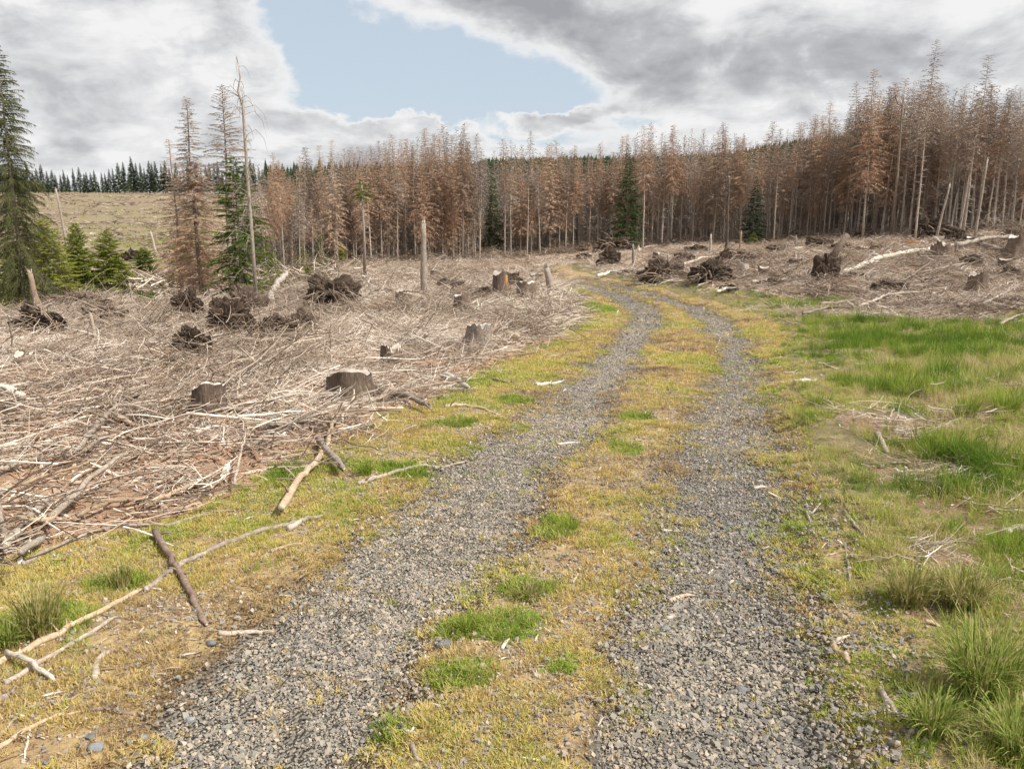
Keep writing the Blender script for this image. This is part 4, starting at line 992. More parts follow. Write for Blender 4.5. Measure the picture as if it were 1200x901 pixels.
def log(pts, w, label, mat='pale_bark', cat='log', name='fallen_log', lift=None, taper=.5, ends=True, knots=5, sink=.15, side=True):
    """a log, branch or stick lying along photo points; lift: metres above the ground per point"""
    mat = mat + '_log' if mat + '_log' in M else mat
    Q = [P(u, v) for u, v in pts]; r0 = px(Q[0], w) / 2; n = len(Q)
    rad = [r0 * (1 - (1 - taper) * i / (n - 1)) for i in range(n)]
    lift = lift or [0] * n
    if float(zones(Q[0].x, Q[0].y)['debris']) > .4 or float(zones(Q[-1].x, Q[-1].y)['debris']) > .4: lift = [q + .05 for q in lift]
    Q = [q + Vector((0, 0, rad[i] * (1 - sink) + lift[i])) for i, q in enumerate(Q)]
    # smooth and roughen the line
    C = []; Rr = []
    for i in range(n - 1):
        m = max(2, min(9, int((Q[i + 1] - Q[i]).length / (r0 * 3.2)) + 1))
        for j in range(m):
            f = j / m; C.append(Q[i].lerp(Q[i + 1], f) + Vector([random.gauss(0, r0 * .22) for _ in range(3)]) * (1 if j else 0)); Rr.append((rad[i] * (1 - f) + rad[i + 1] * f) * random.uniform(.95, 1.05))
    C.append(Q[-1]); Rr.append(rad[-1] * (.85 if w >= 10 else .5))
    o = C[0].copy(); e = empty(name, o, label, cat); C = [c - o for c in C]
    b = MB(); b.tube(C, Rr, 10 if w > 4 else 6, True, 1, .14); b.obj('shaft' if cat != 'log' else 'trunk', M[mat], e)
    if ends and w >= 5:
        b = MB()
        for c, c2, rr_ in ((C[0], C[1], Rr[0]), (C[-1], C[-2], Rr[-1])):
            d = (c - c2).normalized(); b.tube([c - d * rr_ * .05, c + d * rr_ * .08], [rr_ * .90, rr_ * .82], 9, True, 1, .06)
        b.obj('cut_end', M['cut_wood'], e)
    if side and knots:
        for k in range(knots):
            b = MB(); i = random.randrange(1, len(C) - 1) if len(C) > 2 else 0
            d = (C[min(i + 1, len(C) - 1)] - C[max(i - 1, 0)]).normalized(); s_ = Vector((random.uniform(-1, 1), random.uniform(-1, 1), random.uniform(.1, .8))) + d * .6; L = Rr[i] * random.uniform(2.2, 7)
            b.tube([C[i], C[i] + s_.normalized() * L * .55, C[i] + s_.normalized() * L + Vector((0, 0, -.15 * L))], [Rr[i] * .42, Rr[i] * .3, Rr[i] * .1], 5, True)
            b.obj('twig_stub', M[mat], e)
    return e
random.seed(52)
log([(987, 325), (1030, 312), (1070, 306), (1098, 301)], 7, 'pale peeled fallen trunk lying across the right clear-cut left of the wide stump', 'white_wood', taper=.8, lift=[0, .1, .2, .3])
log([(1118, 300), (1150, 293), (1188, 285)], 6, 'pale fallen trunk continuing right behind the wide stump', 'pale_bark', taper=.6, lift=[.3, .35, .3])
log([(905, 320), (928, 314), (952, 309)], 4.5, 'straight brown pole lying right of the mid-field stump', 'bark')
log([(912, 328), (930, 326), (946, 322)], 3.6, 'thin pale pole lying on the grass in front of the straight brown one', 'pale_bark')
log([(694, 300), (740, 297), (780, 290), (802, 286)], 3.4, 'long thin pale pole lying along the forest edge behind the bend', 'pale_bark', lift=[0, .2, .3, .6])
log([(1045, 283), (1080, 281), (1118, 283)], 3, 'grey pole lying before the forest edge on the right', 'bark')
log([(994, 284), (970, 264), (962, 257)], 3.4, 'thin pole propped up against the forest edge', 'pale_bark', lift=[0, .9, 1.4])
log([(0, 478), (14, 482), (30, 486)], 15, 'thick bleached log end reaching in at the left edge', 'white_wood', taper=.55)
log([(314, 361), (326, 348), (337, 340)], 9, 'mottled birch like log sticking up beside the lone bare pole', 'white_wood', lift=[0, .35, .75], taper=.9, knots=0)
log([(585, 331), (600, 327), (617, 322)], 8, 'white split wedge of wood lying behind the orange half stump', 'white_wood', name='split_wood', cat='split wood', taper=.3, knots=0)
log([(430, 352), (442, 358)], 5, 'short white billet left of the flat topped stump', 'white_wood', name='wood_billet', cat='billet', knots=0, taper=.9)
log([(590, 402), (602, 407), (608, 410)], 8, 'tan log butt right of the splayed stump', 'stick_tan', taper=.7, knots=0)
log([(775, 291), (772, 250), (768, 200)], 4.5, 'pale dead trunk leaning left against the forest edge', 'pale_bark', lift=[0, 3.4, 7.6], cat='leaning trunk', name='leaning_pole', knots=3)
log([(1008, 402 - 45), (1030, 350), (1050, 340), (1075, 332)], 5, 'long brown bough lying in the brush before the flared stump', 'bark', taper=.5)
log([(1085, 352), (1104, 345), (1122, 337)], 3.5, 'pair thin pale bough lying left of the flared stump', 'white_wood')
log([(960, 364), (990, 359), (1030, 360)], 4, 'dark bough at the lower edge of the right brush heap', 'bark')
for pts_, w_, lab_, m_ in (
    ([(1005, 372), (1040, 362), (1080, 352)], 4, 'long pale bough lowest in the right brush heap', 'pale_bark'), ([(1030, 345), (1062, 336), (1090, 322)], 3.5, 'grey bough rising toward the wide grey stump', 'bark'),
    ([(1120, 375), (1150, 366), (1176, 358)], 4, 'brown bough in the brush in front of the flared stump', 'bark'), ([(1150, 372), (1180, 352), (1200, 340)], 4, 'grey bough lying right of the flared stump', 'pale_bark'),
    ([(1060, 330), (1100, 328), (1140, 318)], 4, 'grey bough between the wide grey stump and the flared one', 'bark'), ([(700, 328), (715, 325), (728, 326)], 4, 'pale log piece in the grass right of the bend', 'white_wood'),
    ([(800, 318), (822, 310), (846, 305)], 4, 'grey log left of the dark slender trunk', 'pale_bark'), ([(760, 305), (790, 303), (820, 298)], 3.5, 'brown log parallel to the forest edge beyond the bend', 'bark'),
    ([(930, 300), (960, 292), (990, 290)], 3.5, 'pale log above the upright root plate', 'pale_bark'), ([(1010, 318), (1022, 306), (1030, 294)], 4, 'short slanting grey log left of the peeled trunk', 'bark'),
    ([(880, 345), (905, 338), (925, 340)], 4, 'bent grey bough on the grass strip right of the root lump', 'pale_bark'), ([(1150, 300), (1172, 305), (1200, 300)], 5, 'dark log between the two stumps at the right edge', 'bark'),
    ([(840, 352), (850, 346), (862, 347)], 4, 'bleached bent root over the low dark root lump', 'white_wood'), ([(940, 378), (968, 372), (1000, 374)], 4, 'dark bough on the bare patch at the top of the bank', 'bark'),
    ([(1085, 270), (1100, 290), (1112, 300)], 3, 'thin grey branch sticking out of the black root plate', 'pale_bark'), ([(1170, 395), (1190, 385), (1210, 380)], 4, 'brown bough at the edge of the long grass, far right', 'bark')):
    log(pts_, w_, lab_, m_, taper=.5, knots=6, lift=[.12, .16, .2])
# big foreground branches, near left
B_ = lambda pts, w, lab, mat='stick', **k: log(pts, w, lab, mat, cat='branch', name='fallen_branch', **k)
B_([(183, 636), (199, 662), (220, 697), (243, 740)], 8, 'bare brown crooked branch pointing at the camera on the yellow moss', 'stick_brown', taper=.7, lift=[.02, .02, .01, 0])
B_([(172, 700), (215, 668), (262, 646), (308, 629), (345, 620), (378, 612)], 8, 'long dark branch running from the moss up to the two-tone limb', 'bark', taper=.8)
B_([(331, 613), (345, 588), (365, 562), (385, 536), (392, 505)], 10, 'thick two-tone limb, half peeled, standing out of the debris edge', 'stick_tan', taper=.6)
B_([(374, 535), (390, 550), (404, 566)], 8, 'short thick dark side limb crossing the two-tone one', 'bark', taper=.8)
B_([(420, 574), (456, 562), (492, 549), (520, 546), (548, 538)], 6, 'slender pale branch lying between moss and gravel', 'stick', taper=.4)
B_([(0, 788), (60, 757), (110, 730), (167, 699)], 9, 'long tan branch, upper of the pair at the lower left', 'stick_tan', taper=.7)
B_([(8, 812), (60, 780), (100, 756), (138, 731)], 8, 'long grey white branch, lower of the pair at the lower left', 'stick', taper=.7)
B_([(0, 832), (20, 820)], 9, 'thick dark branch end under the pair at the left edge', 'bark')
B_([(10, 781), (36, 795), (66, 808)], 6, 'short bleached stick with dark end lying across the pair', 'white_wood', taper=.9, lift=[.03, .04, .0])
B_([(257, 747), (288, 739), (321, 731)], 7, 'short grey stick pointing from the moss onto the gravel', 'stick', taper=.6)
B_([(0, 888), (30, 868), (62, 852), (98, 844)], 7, 'curved pale forked branch in the lower left corner', 'stick_tan', taper=.5)
B_([(0, 874), (28, 842), (50, 832), (85, 828), (119, 811)], 4, 'thin whip like pale twig arching over the lower left corner', 'stick', taper=.5, knots=1)
B_([(105, 843), (130, 842), (158, 846)], 6, 'short reddish brown stick at the edge of the gravel, lower left', 'stick_brown', taper=.8)
B_([(37, 862), (33, 882), (29, 901)], 4, 'thin white stick running down out of the lower left corner', 'white_wood')
B_([(112, 803), (116, 780), (135, 768)], 9, 'grey slab of bark lying near the edge of the left gravel', 'stick', taper=.8, knots=0, sink=.9)
B_([(62, 630), (84, 617), (110, 600), (150, 584)], 9, 'thick grey limb in the pile at the left edge of the debris', 'stick', taper=.6, lift=[.03, .05, .1, .15])
B_([(92, 621), (130, 606), (176, 602)], 6, 'thin curving pale branch under the thick grey limb', 'stick_tan', taper=.6)
B_([(28, 669), (60, 651), (100, 636), (135, 625), (200, 622), (250, 606), (278, 604)], 7, 'very long thin pale branch bordering the yellow moss', 'stick', taper=.4)
B_([(26, 668), (55, 648)], 9, 'pale thick butt of the long thin branch', 'pale_bark', taper=.9, knots=0)
B_([(8, 662), (30, 634), (58, 606)], 12, 'widest bleached log of the pile at the left edge', 'pale_bark', taper=.6)
B_([(25, 637), (48, 639), (76, 637)], 6, 'short brown log lying across the widest bleached one', 'stick_tan', taper=.9, lift=[.06, .06, .05])
B_([(2, 622), (6, 644), (10, 668)], 6, 'upright grey slab at the very left edge of the pile', 'stick', taper=.9, lift=[.12, .06, 0])
B_([(172, 608), (210, 592), (246, 577)], 6, 'straight tan stick leading out of the debris to the yellow moss', 'stick_tan')
B_([(95, 546), (118, 528), (142, 508), (180, 499)], 7, 'pale bent branch in the middle of the left debris', 'stick', lift=[0, .06, .1, .05])
B_([(100, 552), (128, 530), (140, 522)], 5, 'thinner branch beside the pale bent one', 'stick')
B_([(0, 572), (45, 556), (98, 545)], 6, 'long straight grey branch from the left edge through the debris', 'stick', taper=.7)
B_([(0, 600), (60, 578), (120, 560), (170, 548)], 5, 'brown branch below the long straight grey one', 'stick_tan')
B_([(108, 471), (140, 473), (166, 472)], 5, 'straight pale stick lying level high in the left debris', 'stick_tan')
B_([(232, 528), (250, 518), (262, 517)], 5, 'short pale stick below the dark sided stump', 'white_wood')
B_([(264, 494), (290, 498), (320, 488)], 9, 'pale rough log piece right of the dark sided stump', 'pale_bark')
B_([(246, 455), (272, 452), (300, 438)], 5, 'forked pale branch above the dark sided stump', 'stick')
B_([(276, 586), (284, 562), (291, 546)], 4, 'thin upright pale twig at the debris edge', 'stick', lift=[0, .05, .12])
B_([(312, 520), (345, 512), (385, 516)], 7, 'dark curved branch crossing above the two-tone limb', 'bark')
B_([(292, 545), (320, 530), (345, 519)], 6, 'brown branch joining the dark curved one from the left', 'bark')
B_([(432, 469), (455, 474), (478, 480), (505, 491)], 9, 'dark thick branch pointing right from the wide stump to the moss', 'bark', taper=.5)
B_([(447, 479), (465, 468), (488, 462)], 5, 'thin dark branch above the thick one by the wide stump', 'stick_brown')
B_([(520, 451), (535, 457), (550, 465)], 9, 'splintered bleached root piece on the debris edge', 'white_wood', taper=.5)
B_([(521, 482), (545, 480), (566, 484), (590, 492)], 5, 'pale and dark branch lying on the moss below the debris', 'stick_tan', knots=2)
B_([(576, 448), (600, 455), (622, 452)], 4, 'thin dark twig on the moss by the left track', 'stick_brown')
B_([(628, 454), (645, 449), (660, 446)], 5, 'white thin twig right of the dark one on the moss', 'white_wood')
B_([(318, 654), (338, 647), (358, 643)], 5, 'straight pale stick lying on the moss beside the gravel', 'stick_tan')
B_([(338, 628), (350, 620), (362, 614)], 8, 'short white splintered chunk below the two-tone limb', 'white_wood', knots=0, taper=.6)
# small sticks on the road and its right edge
T_ = lambda pts, w, lab, mat='stick', **k: log(pts, w, lab, mat, cat='stick', name='stick', knots=k.pop('knots', 1), **k)
T_([(653, 517), (680, 514)], 4, 'short white stick across the left gravel track', 'white_wood', knots=0)
T_([(670, 615), (689, 621)], 6, 'short thick brown stick on the middle strip', 'stick_brown', knots=0)
T_([(785, 697), (800, 690), (815, 689)], 6, 'tan curved stick on the right gravel track', 'stick_tan', knots=0)
T_([(826, 686), (845, 689), (865, 693)], 5, 'reddish brown stick beside the tan curved one', 'stick_brown', knots=0)
T_([(775, 622), (798, 619)], 4, 'white straight stick on the middle strip', 'white_wood', knots=0)
T_([(883, 569), (899, 568)], 5, 'white stick on the right edge of the right track', 'white_wood', knots=1)
T_([(450, 797), (470, 813)], 8, 'brown stub of branch at the edge of the left gravel', 'stick_brown', knots=0, taper=.9)
T_([(482, 798), (492, 818)], 7, 'pinkish stub of branch next to the brown one', 'stick', knots=0, taper=.9)
T_([(588, 769), (597, 755)], 5, 'small white peg of wood on the grassy middle strip', 'white_wood', knots=0)
T_([(483, 884), (491, 901)], 7, 'pinkish stick at the lower edge of the picture', 'stick', knots=0)
T_([(472, 864), (482, 868), (486, 859)], 5, 'white bent twig beside the bright moss patch', 'white_wood', knots=0)
T_([(988, 614), (1003, 633), (1021, 655)], 4, 'thin pale twig slanting at the foot of the grass bank', 'stick', knots=1)
T_([(989, 648), (993, 668), (995, 692)], 4, 'thin grey twig below the slanting one at the grass edge', 'stick', knots=1)
T_([(974, 754), (980, 768), (990, 777), (994, 787)], 8, 'bleached bent stick with a white side prong', 'stick_tan', knots=0, taper=.8)
T_([(977, 757), (997, 751)], 6, 'white prong lying at the head of the bleached bent stick', 'white_wood', knots=0, taper=.5)
T_([(1030, 818), (1040, 834), (1052, 852)], 7, 'straight pink grey stick by the tussocks at the lower right', 'stick', knots=0, taper=.9)
T_([(928, 794), (953, 802)], 6, 'pale stick end in the gravel at the lower right', 'stick_tan', knots=0)
T_([(1174, 638), (1190, 634), (1215, 632)], 11, 'broad white piece of wood at the right edge of the grass', 'white_wood', knots=0, taper=.9)
T_([(1027, 524), (1042, 541)], 8, 'grey broken stub lying in the bare patch of the bank', 'stick', knots=0)
T_([(1050, 545), (1070, 555), (1092, 570)], 4, 'thin brown twig leading right from the grey stub', 'stick_brown')
T_([(918, 441), (942, 443)], 3.5, 'thin white twig on the right edge of the road, near the first long grass', 'white_wood')
T_([(930, 459), (950, 455), (958, 452)], 6, 'white root piece on the right edge of the road', 'white_wood')
T_([(944, 596), (950, 606), (962, 598)], 4, 'white crossed twig on the mossy right verge', 'white_wood')
T_([(945, 604), (948, 614), (952, 626)], 4, 'upright pale twig under the white crossed one', 'stick')
T_([(1050, 598), (1075, 588), (1098, 578)], 3.5, 'thin tan stalk lying over the bank grass', 'stick_tan')
T_([(1058, 470), (1085, 480), (1110, 492)], 3, 'long thin straw coloured stalk in the bank grass', 'stick_tan')
T_([(998, 512), (1020, 503), (1048, 487)], 4, 'thin brown twig over the bare brown patch of the bank', 'stick_brown')
T_([(1016, 626), (1035, 612), (1040, 600)], 4, 'pale twig left of the low green tuft on the bank', 'stick')

# ------------------------------------------------------------------ stumps
def stump(u, v, w, h, label, bark='stump_bark', top='cut_wood', flare=.45, tilt=0.0, ragged=.025, roots=5, lean=(0, 0), face=True):
    p = P(u, v); r0 = px(p, w) / 2 * .96; hh = px(p, h) * 1.0 / math.cos(PITCH) + .05; p = p + Vector((0, r0 * .8, -.03)); p.z = float(hgt(p.x, p.y)) - .03
    e = empty('tree_stump', p, label, 'stump')
    nth = 40; nz = 10; ph = random.uniform(0, 6.28); rp = [random.uniform(.7, 1.3) for _ in range(roots)]; V = []
    for j in range(nz):
        f = j / (nz - 1)
        for i in range(nth):
            th = 6.2832 * i / nth; rid = max(0, math.cos(roots * (th + ph) / 1.0) ) ** 2 * rp[int((th + ph) / 6.2832 * roots) % roots]
            rr_ = r0 * (.93 + .07 * (1 - f) + flare * (.35 + rid) * (1 - f) ** 2.6 + .13 * vnoise(th * 3 + ph * 9, f * 1.4, 3) + .11 * (vnoise(th * 10, f * 2.5, 4) - .5) + .05 * (vnoise(th * 22, f * 9, 8) - .5))
            z = hh * f * (1 + (((vnoise(th * 2.6 + ph, 0, 9) - .5) * (.22 + ragged) + random.uniform(-ragged, ragged)) if j == nz - 1 else 0)) + (tilt * math.cos(th + 1) * r0 if j == nz - 1 else 0)
            V.append((math.cos(th) * rr_ + lean[0] * hh * f, math.sin(th) * rr_ + lean[1] * hh * f, z))
    F = [(j * nth + i, j * nth + (i + 1) % nth, (j + 1) * nth + (i + 1) % nth, (j + 1) * nth + i) for j in range(nz - 1) for i in range(nth)]
    b = MB(); b.add(V, F); b.obj('bark', M[bark], e)
    b = MB(); ring = [V[(nz - 1) * nth + i] for i in range(nth)]; c = Vector((lean[0] * hh, lean[1] * hh, hh)); V2 = []
    for q, s in ((0, .95), (1, .6), (2, .25)):
        for i in range(nth): vv = Vector(ring[i]); w_ = c.lerp(vv, s); V2.append((w_.x, w_.y, w_.z - .004 + .006 + random.uniform(-.3, 1) * ragged * hh * .12))
    V2.append(tuple(c)); F4 = [(q * nth + i, q * nth + (i + 1) % nth, (q + 1) * nth + (i + 1) % nth, (q + 1) * nth + i) for q in range(2) for i in range(nth)]
    V3 = V2; b.add(V3, F4); b.F3.append(np.array([(2 * nth + i, 2 * nth + (i + 1) % nth, 3 * nth) for i in range(nth)]))
    if face: b.obj('cut_face', M[top], e)
    b = MB()
    for k in range(roots):
        a = (k / roots) * 6.2832 - ph + random.uniform(-.25, .25); L = r0 * random.uniform(.9, 1.9); d = Vector((math.cos(a), math.sin(a), 0)); s_ = Vector((-d.y, d.x, 0)) * random.uniform(-.3, .3)
        b.tube([d * r0 * .7 + Vector((0, 0, hh * .2)), d * (r0 * 1.15) + Vector((0, 0, hh * .08)), (d + s_) * (r0 + L * .6) + Vector((0, 0, .01)), (d + s_ * 2) * (r0 + L) + Vector((0, 0, -.03))], [r0 * .3, r0 * .22, r0 * .14, r0 * .05], 6)
    b.obj('surface_roots', M[bark], e)
    return e
random.seed(63)
stump(242, 499, 40, 32, 'grey stump with a dark shaded side and white rim, alone in the left debris', tilt=.15)
stump(407, 481, 56, 30, 'widest low stump with a pale flat top, nearest to the road', tilt=.12, flare=.5)
stump(561, 419, 30, 24, 'bleached stump with splayed white roots and a white top', 'bark_log', 'white_wood', 1.2, .2, .09, 7)
stump(458, 440, 26, 18, 'small brown crumbling stump between the wide one and the splayed one', ragged=.25)
stump(474, 363, 24, 18, 'stump with a pale round flat top left of the tall snag', flare=.5)
stump(542, 375, 21, 20, 'dark stump right of the tall snag', tilt=.2)
e = stump(586, 354, 17, 30, 'tall narrow stump with one side freshly split orange', flare=.35)
stump(617, 361, 24, 26, 'dark rough stump in front of the leaning stub', 'stump_bark', 'cut_wood', .55, .2)
stump(896, 329, 14, 15, 'small squarish stump in the right clear-cut near the poles')
stump(1148, 353, 22, 27, 'big flared dark stump with a white gash, at the right of the clear-cut', 'stump_bark', 'cut_wood', .95, .1, .05)
stump(1107, 314, 26, 22, 'wide grey stump where the two pale fallen trunks meet', ragged=.12)
stump(1194, 306, 20, 22, 'tall stump with a white cut top at the right edge of the picture', 'stump_bark', 'white_wood', .7)
stump(1180, 322, 16, 12, 'small brown stump in front of the one at the right edge')
stump(770, 312, 10, 14, 'narrow grey stump beyond the bend, left of the brown root heap')
stump(872, 322, 13, 14, 'pale stump beside the orange brown root plate', 'pale_bark')
stump(628, 332, 14, 12, 'small grey stump behind the dark rough one', 'stump_bark')
stump(25, 440, 22, 12, 'low brown stump near the left edge of the picture', ragged=.2)
stump(700, 452 - 20, 1, 1, 'tiny weathered knob of wood at the far left verge') if False else None
stump(510, 333, 12, 10, 'small stump behind the tall snag, right side')
stump(428, 342, 9, 12, 'small pale stump in front of the pale tufted spruce', 'pale_bark')
stump(1010, 300, 12, 10, 'small grey stump in the far part of the right clear-cut')
stump(690, 305, 9, 8, 'tiny stump at the far end of the road')
stump(1140, 292, 12, 10, 'small stump behind the two meeting pale trunks')
# orange split side of the tall narrow stump
r0 = px(P(586, 354), 17) / 2; b = MB(); hh = px(P(586, 354), 30)
b.tube([(r0 * .62, -.02, hh * .35), (r0 * .60, -.02, hh * .7), (r0 * .58, 0, hh * 1.0)], [r0 * .36, r0 * .46, r0 * .48], 7, True); b.obj('split_side', M['orange_wood'], e)

# ------------------------------------------------------------------ upturned root plates
def rootplate(u, v, w, h, label, dark=True, nr=46, flat=.45, rz=None, trunk=None, name='root_plate', soilmat='soil'):
    import bmesh
    p = P(u, v); W_ = px(p, w) / 2 * 1.22; Hh = px(p, h) / 2 * 1.3; e = empty(name, p, label, 'root plate')
    bm = bmesh.new(); bmesh.ops.create_icosphere(bm, subdivisions=5, radius=1); sd_ = random.randrange(999)
    lob = [(random.uniform(-.8, .8), random.uniform(.2, .9), random.uniform(.25, .5)) for _ in range(4)]
    for q in bm.verts:
        c = q.co.copy(); k = .34 + .75 * float(vnoise(c.x * 2.4 + 7, c.z * 2.4 + c.y * 1.7, sd_)) + .34 * float(vnoise(c.x * 6, c.z * 6 + c.y * 5, sd_ + 1)) + .26 * float(vnoise(c.x * 15, c.z * 15 + c.y * 13, sd_ + 2)) - .12
        q.co = Vector((c.x * W_ * k * .85, c.y * W_ * flat * k, c.z * Hh * k * .95 + Hh * .55))
    me = bpy.data.meshes.new('soil_clump'); bm.to_mesh(me); bm.free(); me.materials.append(M[soilmat]); link(bpy.data.objects.new('soil_clump', me), e)
    for mat, cnt, thick, ll in (('root', nr, 1.0, 1.0), ('dark_bark', nr, .6, .8), ('stick', nr // 2, .5, 1.2)):
        b = MB()
        for k in range(cnt):
            a = random.uniform(-.3, math.pi + .3); rr_ = random.uniform(.1, .7); y = random.uniform(-1.0, .5) * W_ * flat
            q = Vector((math.cos(a) * W_ * rr_, y, max(0, math.sin(a)) * Hh * rr_ * 1.2 + Hh * .4)); d = Vector((math.cos(a) * 1.0, random.uniform(-1.0, .2), math.sin(a) * Hh / W_ + random.uniform(-.5, .35)))
            L = random.uniform(.3, .95) * W_ * ll; pts = [q]
            for j in range(4):
                d = (d + Vector((random.uniform(-.5, .5), random.uniform(-.4, .4), random.uniform(-.65, .2)))).normalized(); pts.append(pts[-1] + d * L / 4)
            r_ = (random.uniform(.008, .03) ** 1.0 * W_ + .003) * thick * random.choice((.7, .8, 1, 1.6)); b.tube(pts, [r_, r_ * .85, r_ * .65, r_ * .4, r_ * .15], 4, True)
        b.obj({'root': 'roots', 'dark_bark': 'dark_roots', 'stick': 'root_hairs'}[mat], M[mat], e)
    if trunk:
        (tx, tz, tr) = trunk; b = MB(); b.tube([(0, 0, Hh * .9), (tx * W_ * .5, .1, Hh * .9 + tz * Hh * .5), (tx * W_, .2, Hh * .9 + tz * Hh)], [tr * W_ * 1.2, tr * W_, tr * W_ * .8], 8, True, 1, .08); b.obj('trunk', M['stump_bark'], e)
    return e
random.seed(74)
rootplate(390, 366, 64, 34, 'dark jagged upturned root plate behind the left clear-cut, nearest the green saplings')
rootplate(356, 392, 40, 32, 'brown fibrous root mound in the middle of the left clear-cut', nr=60, soilmat='stump_bark')
rootplate(222, 383, 36, 36, 'dark root plate in front of the spired dead spruce')
rootplate(228, 424, 44, 40, 'brown root plate with an orange torn patch, lowest of the left cluster', nr=60)
rootplate(268, 402, 50, 44, 'blackish root plate in the centre of the left cluster', nr=56)
rootplate(286, 380, 36, 34, 'reddish brown root plate at the foot of the crooked grey snag', nr=50, soilmat='stump_bark')
rootplate(325, 405, 52, 34, 'root plate right of the cluster, below the birch like log', nr=56)
rootplate(48, 400, 56, 30, 'leaning root plate with long roots at the left edge of the clear-cut', nr=60)
rootplate(90, 372, 70, 26, 'grey heap of roots and brush behind the leaning root plate', nr=90, soilmat='stump_bark')
rootplate(154, 306, 18, 14, 'distant dark root plate right of the green young spruces', nr=30)
rootplate(140, 319, 14, 10, 'small dark root plate below the distant one', nr=24)
rootplate(712, 315, 24, 20, 'dark tilted root plate just right of the bend', nr=26)
rootplate(722, 298, 44, 16, 'wide black root plate at the foot of the forest behind the bend', nr=40)
rootplate(775, 334, 50, 28, 'brown heap of roots at the grass verge beyond the bend', nr=70, soilmat='stump_bark')
rootplate(832, 338, 46, 26, 'root plate with a black hollow in the right clear-cut verge', nr=60)
rootplate(862, 312, 40, 20, 'root plate with a curved orange brown root on top', nr=40, soilmat='stump_bark')
rootplate(880, 312, 18, 12, 'small root heap right of the orange brown root', nr=24)
rootplate(968, 337, 28, 38, 'upright root plate with a trunk leaning out to the right', nr=44, flat=.5, trunk=(1.3, 1.4, .22))
rootplate(855, 345, 22, 10, 'low dark root lump in the grass strip', nr=24)
rootplate(1090, 282, 40, 24, 'black root plate with a mossy top at the right forest edge', nr=44)
rootplate(1120, 288, 28, 18, 'brown root plate between the black one and the pale trunk', nr=40)
rootplate(958, 295, 28, 12, 'low brown root plate behind the upright one', nr=34)
rootplate(1180, 330, 24, 18, 'torn root mass under the stump at the right edge', nr=40, soilmat='stump_bark')
rootplate(600, 342, 26, 16, 'loose dark root heap between the orange split stump and the leaning stub', nr=50)
rootplate(650, 352, 36, 14, 'heap of roots and white splinters at the left edge of the road', nr=60, soilmat='stump_bark')
rootplate(530, 345, 30, 12, 'low heap of roots right of the tall snag', nr=40, soilmat='stump_bark')
for u_, v_, w_, h_, d_, m_ in ((738, 324, 24, 10, 'low grey root heap on the verge right of the tilted dark plate', 'stump_bark'), (800, 312, 30, 13, 'grey root heap in front of the leaning pale trunk', 'stump_bark'),
    (815, 298, 26, 9, 'dark low root heap by the forest edge left of the slender dark trunk', 'soil'), (905, 342, 30, 12, 'torn root heap between the squarish stump and the grass strip', 'stump_bark'),
    (930, 318, 24, 10, 'small root heap on the two thin poles', 'stump_bark'), (912, 300, 28, 10, 'grey root heap behind the squarish stump', 'soil'), (1000, 334, 28, 14, 'dark root heap below the end of the peeled trunk', 'soil'),
    (1030, 300, 28, 12, 'root heap above the middle of the peeled trunk', 'stump_bark'), (1040, 350, 44, 14, 'wide brushy heap in the middle of the right slash', 'stump_bark'), (1075, 366, 40, 12, 'dark hollow heap at the edge of the long grass', 'soil'),
    (1095, 340, 34, 13, 'brown heap left of the flared stump', 'stump_bark'), (1135, 320, 30, 13, 'root heap above the flared stump', 'soil'), (1160, 296, 34, 14, 'root heap on the pale trunk near the right edge', 'stump_bark'),
    (1020, 282, 30, 10, 'low dark heap by the forest edge right of the propped pole', 'soil'), (985, 296, 22, 10, 'root heap touching the leaning trunk of the upright plate', 'soil'), (1190, 285, 34, 16, 'pale branchy heap at the right edge under the stand', 'stump_bark'),
    (1185, 366, 36, 14, 'brown heap of bark and roots at the right edge above the grass', 'stump_bark'), (120, 388, 60, 24, 'grey brushy heap left of the short forked post', 'stump_bark'), (450, 352, 26, 12, 'small brown heap left of the round topped stump', 'stump_bark'),
    (415, 340, 36, 11, 'low heap of orange brown wood at the forest edge', 'stump_bark'), (565, 352, 24, 12, 'heap of roots leaning on the orange split stump', 'soil'), (300, 372, 30, 22, 'tangled root heap at the foot of the bare pole', 'stump_bark'),
    (182, 392, 30, 14, 'low brown heap left of the main root cluster', 'stump_bark'), (685, 306, 20, 8, 'small dark heap at the far end of the road', 'soil')):
    rootplate(u_, v_, w_, h_, d_, nr=40, soilmat=m_, name='root_heap')
rootplate(1066, 268 + 22, 24, 9, 'low heap with orange soil in the far right clear-cut', nr=24, soilmat='orange_wood')

# ------------------------------------------------------------------ tussocks and stones
def tussock(u, v, w, h, label, tint, nb=150, lean=.7, name='grass_tussock', cat='tussock'):
    p = P(u, v); Rr = px(p, w) / 2; Hh = px(p, h)
    m = tint
    me = blades(nb, Rr * .5, Hh * .55, Hh * 1.25, .0022 + Hh * .004, lean, 4, int(u * 7 + v), M[m], name)
    o = bpy.data.objects.new(name, me); o.location = p; link(o); setp(o, label, cat, 'single tussocks of grass'); return o
def const_grass(name, stops):
    m, gg, b = material(name, .8, .2); n = gg.noise(gg.new('ShaderNodeTexCoord').outputs['Object'], 22, 3, .6)
    c = gg.ramp(n, stops); gg.l.new(c, b.inputs['Base Color'])
    tr = gg.new('ShaderNodeBsdfTranslucent'); gg.l.new(c, tr.inputs[0]); mx = gg.new('ShaderNodeMixShader'); mx.inputs[0].default_value = .3
    gg.l.new(b.outputs[0], mx.inputs[1]); gg.l.new(tr.outputs[0], mx.inputs[2]); gg.l.new(mx.outputs[0], gg.n['Material Output'].inputs[0]); return m
